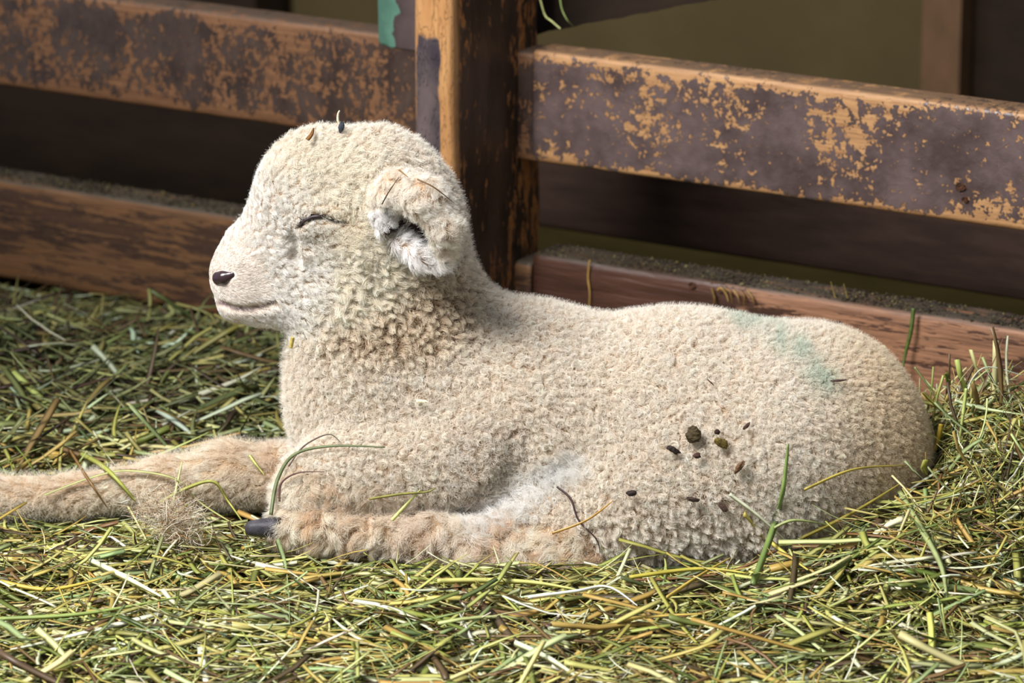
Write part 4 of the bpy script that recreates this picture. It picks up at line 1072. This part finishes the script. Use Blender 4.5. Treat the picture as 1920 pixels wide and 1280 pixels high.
# ------------------------------------------------------------------ dark plant debris caught in the fleece
M_deb = attr_mat('plant_debris', .7, 0, .3)
def lump(name, px, py, r, colr, label, cat, group=None, stretch=(1.3, 1, .8), rot=0., lift=.004, holes=.32, seed=0):
    c = hit(px, py, lift); n = 20; m = 14; rr = np.random.default_rng(seed)
    th, ph = np.meshgrid(np.linspace(0, 2 * math.pi, n, endpoint=False), np.linspace(.12, math.pi - .12, m), indexing='ij')
    d = np.stack([np.cos(th) * np.sin(ph), np.sin(th) * np.sin(ph), np.cos(ph)], -1)
    a = rr.normal(0, 1, (5, 3)); k = sum(np.sin(d @ a[i] * (1.6 + .6 * i) + i) for i in range(5)) * .13 * holes * 2
    Rr = r / S * (1 + k) * (1 + .06 * rr.normal(0, 1, k.shape))
    V = d * Rr[..., None] * np.array(stretch)
    cr, sr = math.cos(rot), math.sin(rot); V = np.stack([V[..., 0] * cr - V[..., 2] * sr, V[..., 1], V[..., 0] * sr + V[..., 2] * cr], -1)
    i, j = np.meshgrid(np.arange(n), np.arange(m - 1), indexing='ij'); i = i.ravel(); j = j.ravel(); i2 = (i + 1) % n
    Q = np.stack([i * m + j, i * m + j + 1, i2 * m + j + 1, i2 * m + j], 1)
    Vf = V.reshape(-1, 3); f_ = Q.tolist() + [[i * m for i in range(n)], [i * m + m - 1 for i in range(n)][::-1]]
    me = bpy.data.meshes.new(name); me.from_pydata(Vf.tolist(), [], f_)
    at = me.attributes.new('col', 'FLOAT_COLOR', 'POINT'); cc = np.ones((len(Vf), 4), np.float32); cc[:, :3] = lin(*colr) * rr.uniform(.6, 1.5, (len(Vf), 1)); at.data.foreach_set('color', cc.ravel())
    me.materials.append(M_deb); o = bpy.data.objects.new(name, me); COL.objects.link(o); o.location = c; tag(o, label, cat, group); return o
GD = 'dark plant debris caught in the fleece'
DEB = [
 (1301, 816, 14, (62, 50, 28), 'largest curled dark seed head on the flank wool', .5, (1, .8, 1)),
 (1353, 830, 10, (96, 80, 34), 'olive brown broken leaf bit right of the largest seed head', -.8, (1.4, .7, .8)),
 (1344, 809, 5, (60, 40, 32), 'small brown speck between the seed head and the olive leaf bit', 0, (1, .8, .9)),
 (1263, 843, 8, (44, 32, 26), 'black elongated seed left below the largest seed head', -.5, (1.6, .7, .6)),
 (1307, 854, 6, (66, 44, 36), 'small round brown speck right below the largest seed head', 0, (1.1, .8, .9)),
 (1400, 798, 5, (70, 50, 40), 'tiny slanted speck up and right of the olive leaf bit', .8, (1.7, .6, .6)),
 (1387, 875, 9, (104, 76, 52), 'brown crumbly bit on the lower flank', .9, (1.5, .7, .6)),
 (1184, 924, 7, (42, 30, 26), 'black nib on the shaggy thigh', .2, (1.4, .7, .8)),
 (1299, 936, 7, (58, 44, 36), 'dark flake on the lower flank above the belly curls', -.2, (1.7, .7, .6)),
 (1356, 951, 7, (74, 56, 46), 'brown flake low on the flank left of the green blade', -.9, (1.4, .7, .7)),
 (1573, 713, 7, (70, 50, 44), 'thin dark sliver on the rump below the green dye', .1, (2.2, .4, .25)),
 (1333, 717, 4, (90, 62, 48), 'tiny dark sliver on the upper flank', -.7, (2, .5, .3)),
 (790, 752, 5, (240, 232, 196), 'tiny pale seed on the shoulder wool', -.1, (1.8, .6, .6)),
]
for q, (x, y, r, c, lab, rot, st) in enumerate(DEB):
    lump('plant_debris', x, y, r, c, lab, 'plant debris', GD, st, rot, seed=q)
# husk on the crown of the head, brown leaf bit beside it
lump('seed_husk', 640, 238, 8, (52, 56, 66), 'dark grey seed husk standing on top of the head', 'seed husk', None, (.7, .7, 1.3), -.15, lift=.006, holes=.1, seed=30)
stem('husk_awn', None, 5, (236, 226, 190), 'pale curled awn rising from the seed husk on the head', 'plant debris', None, pts3=[P(640, 240, YH - .006), P(634, 226, YH - .006), P(634, 214, YH - .006), P(637, 207, YH - .006)], taper=.6)
stem('leaf_scrap', [(576, 262), (584, 252), (588, 240)], 8, (124, 84, 42), 'brown leaf scrap on the forehead left of the seed husk', 'plant debris', None, lift=.006)
# fluffy chaff tuft in the hay in front of the outstretched leg
tc_ = hit(322, 1000, .0) + np.array([0, -.004, .006])
nT, KT = 900, 8
dirs = unit(rng.normal(0, 1, (nT, 3)) * (1.2, .8, .8) + (-.15, -.2, .45)); s = np.linspace(0, 1, KT)
st_ = rng.normal(0, .008, (nT, 3)) * (1.1, .8, .8) + rng.uniform(-1, 1, (nT, 1)) * (.012, -.002, -.010) + (0, 0, .006); Lt = rng.uniform(.006, .026, nT)
Pt = st_[:, None] + dirs[:, None] * (s[None] * Lt[:, None])[..., None] + np.stack([np.sin(s * 7)[None] * .0016 * rng.normal(0, 1, (nT, 1)), 0 * s[None] * Lt[:, None], np.cos(s * 6)[None] * .0016 * rng.normal(0, 1, (nT, 1))], -1)
V, Q = blades_mesh(Pt, (rng.uniform(.00012, .0004, nT)[:, None] * (1 - .6 * s)[None]), unit(rng.normal(0, 1, (nT, 3))), .6)
cT = np.array([lin(*c) for c in [(232, 216, 190), (214, 190, 156), (180, 128, 76), (130, 96, 64), (242, 232, 214)]])[rng.choice(5, nT, p=[.32, .24, .08, .08, .28])]
o = mesh_np('chaff_tuft', V, Q, M_stem, col=np.repeat(cT, KT * 4, 0)); o.location = tc_
tag(o, 'fluffy tan tuft of wool and chaff in the hay before the outstretched leg', 'tuft')
print('all done', round(time.time() - T0, 1))
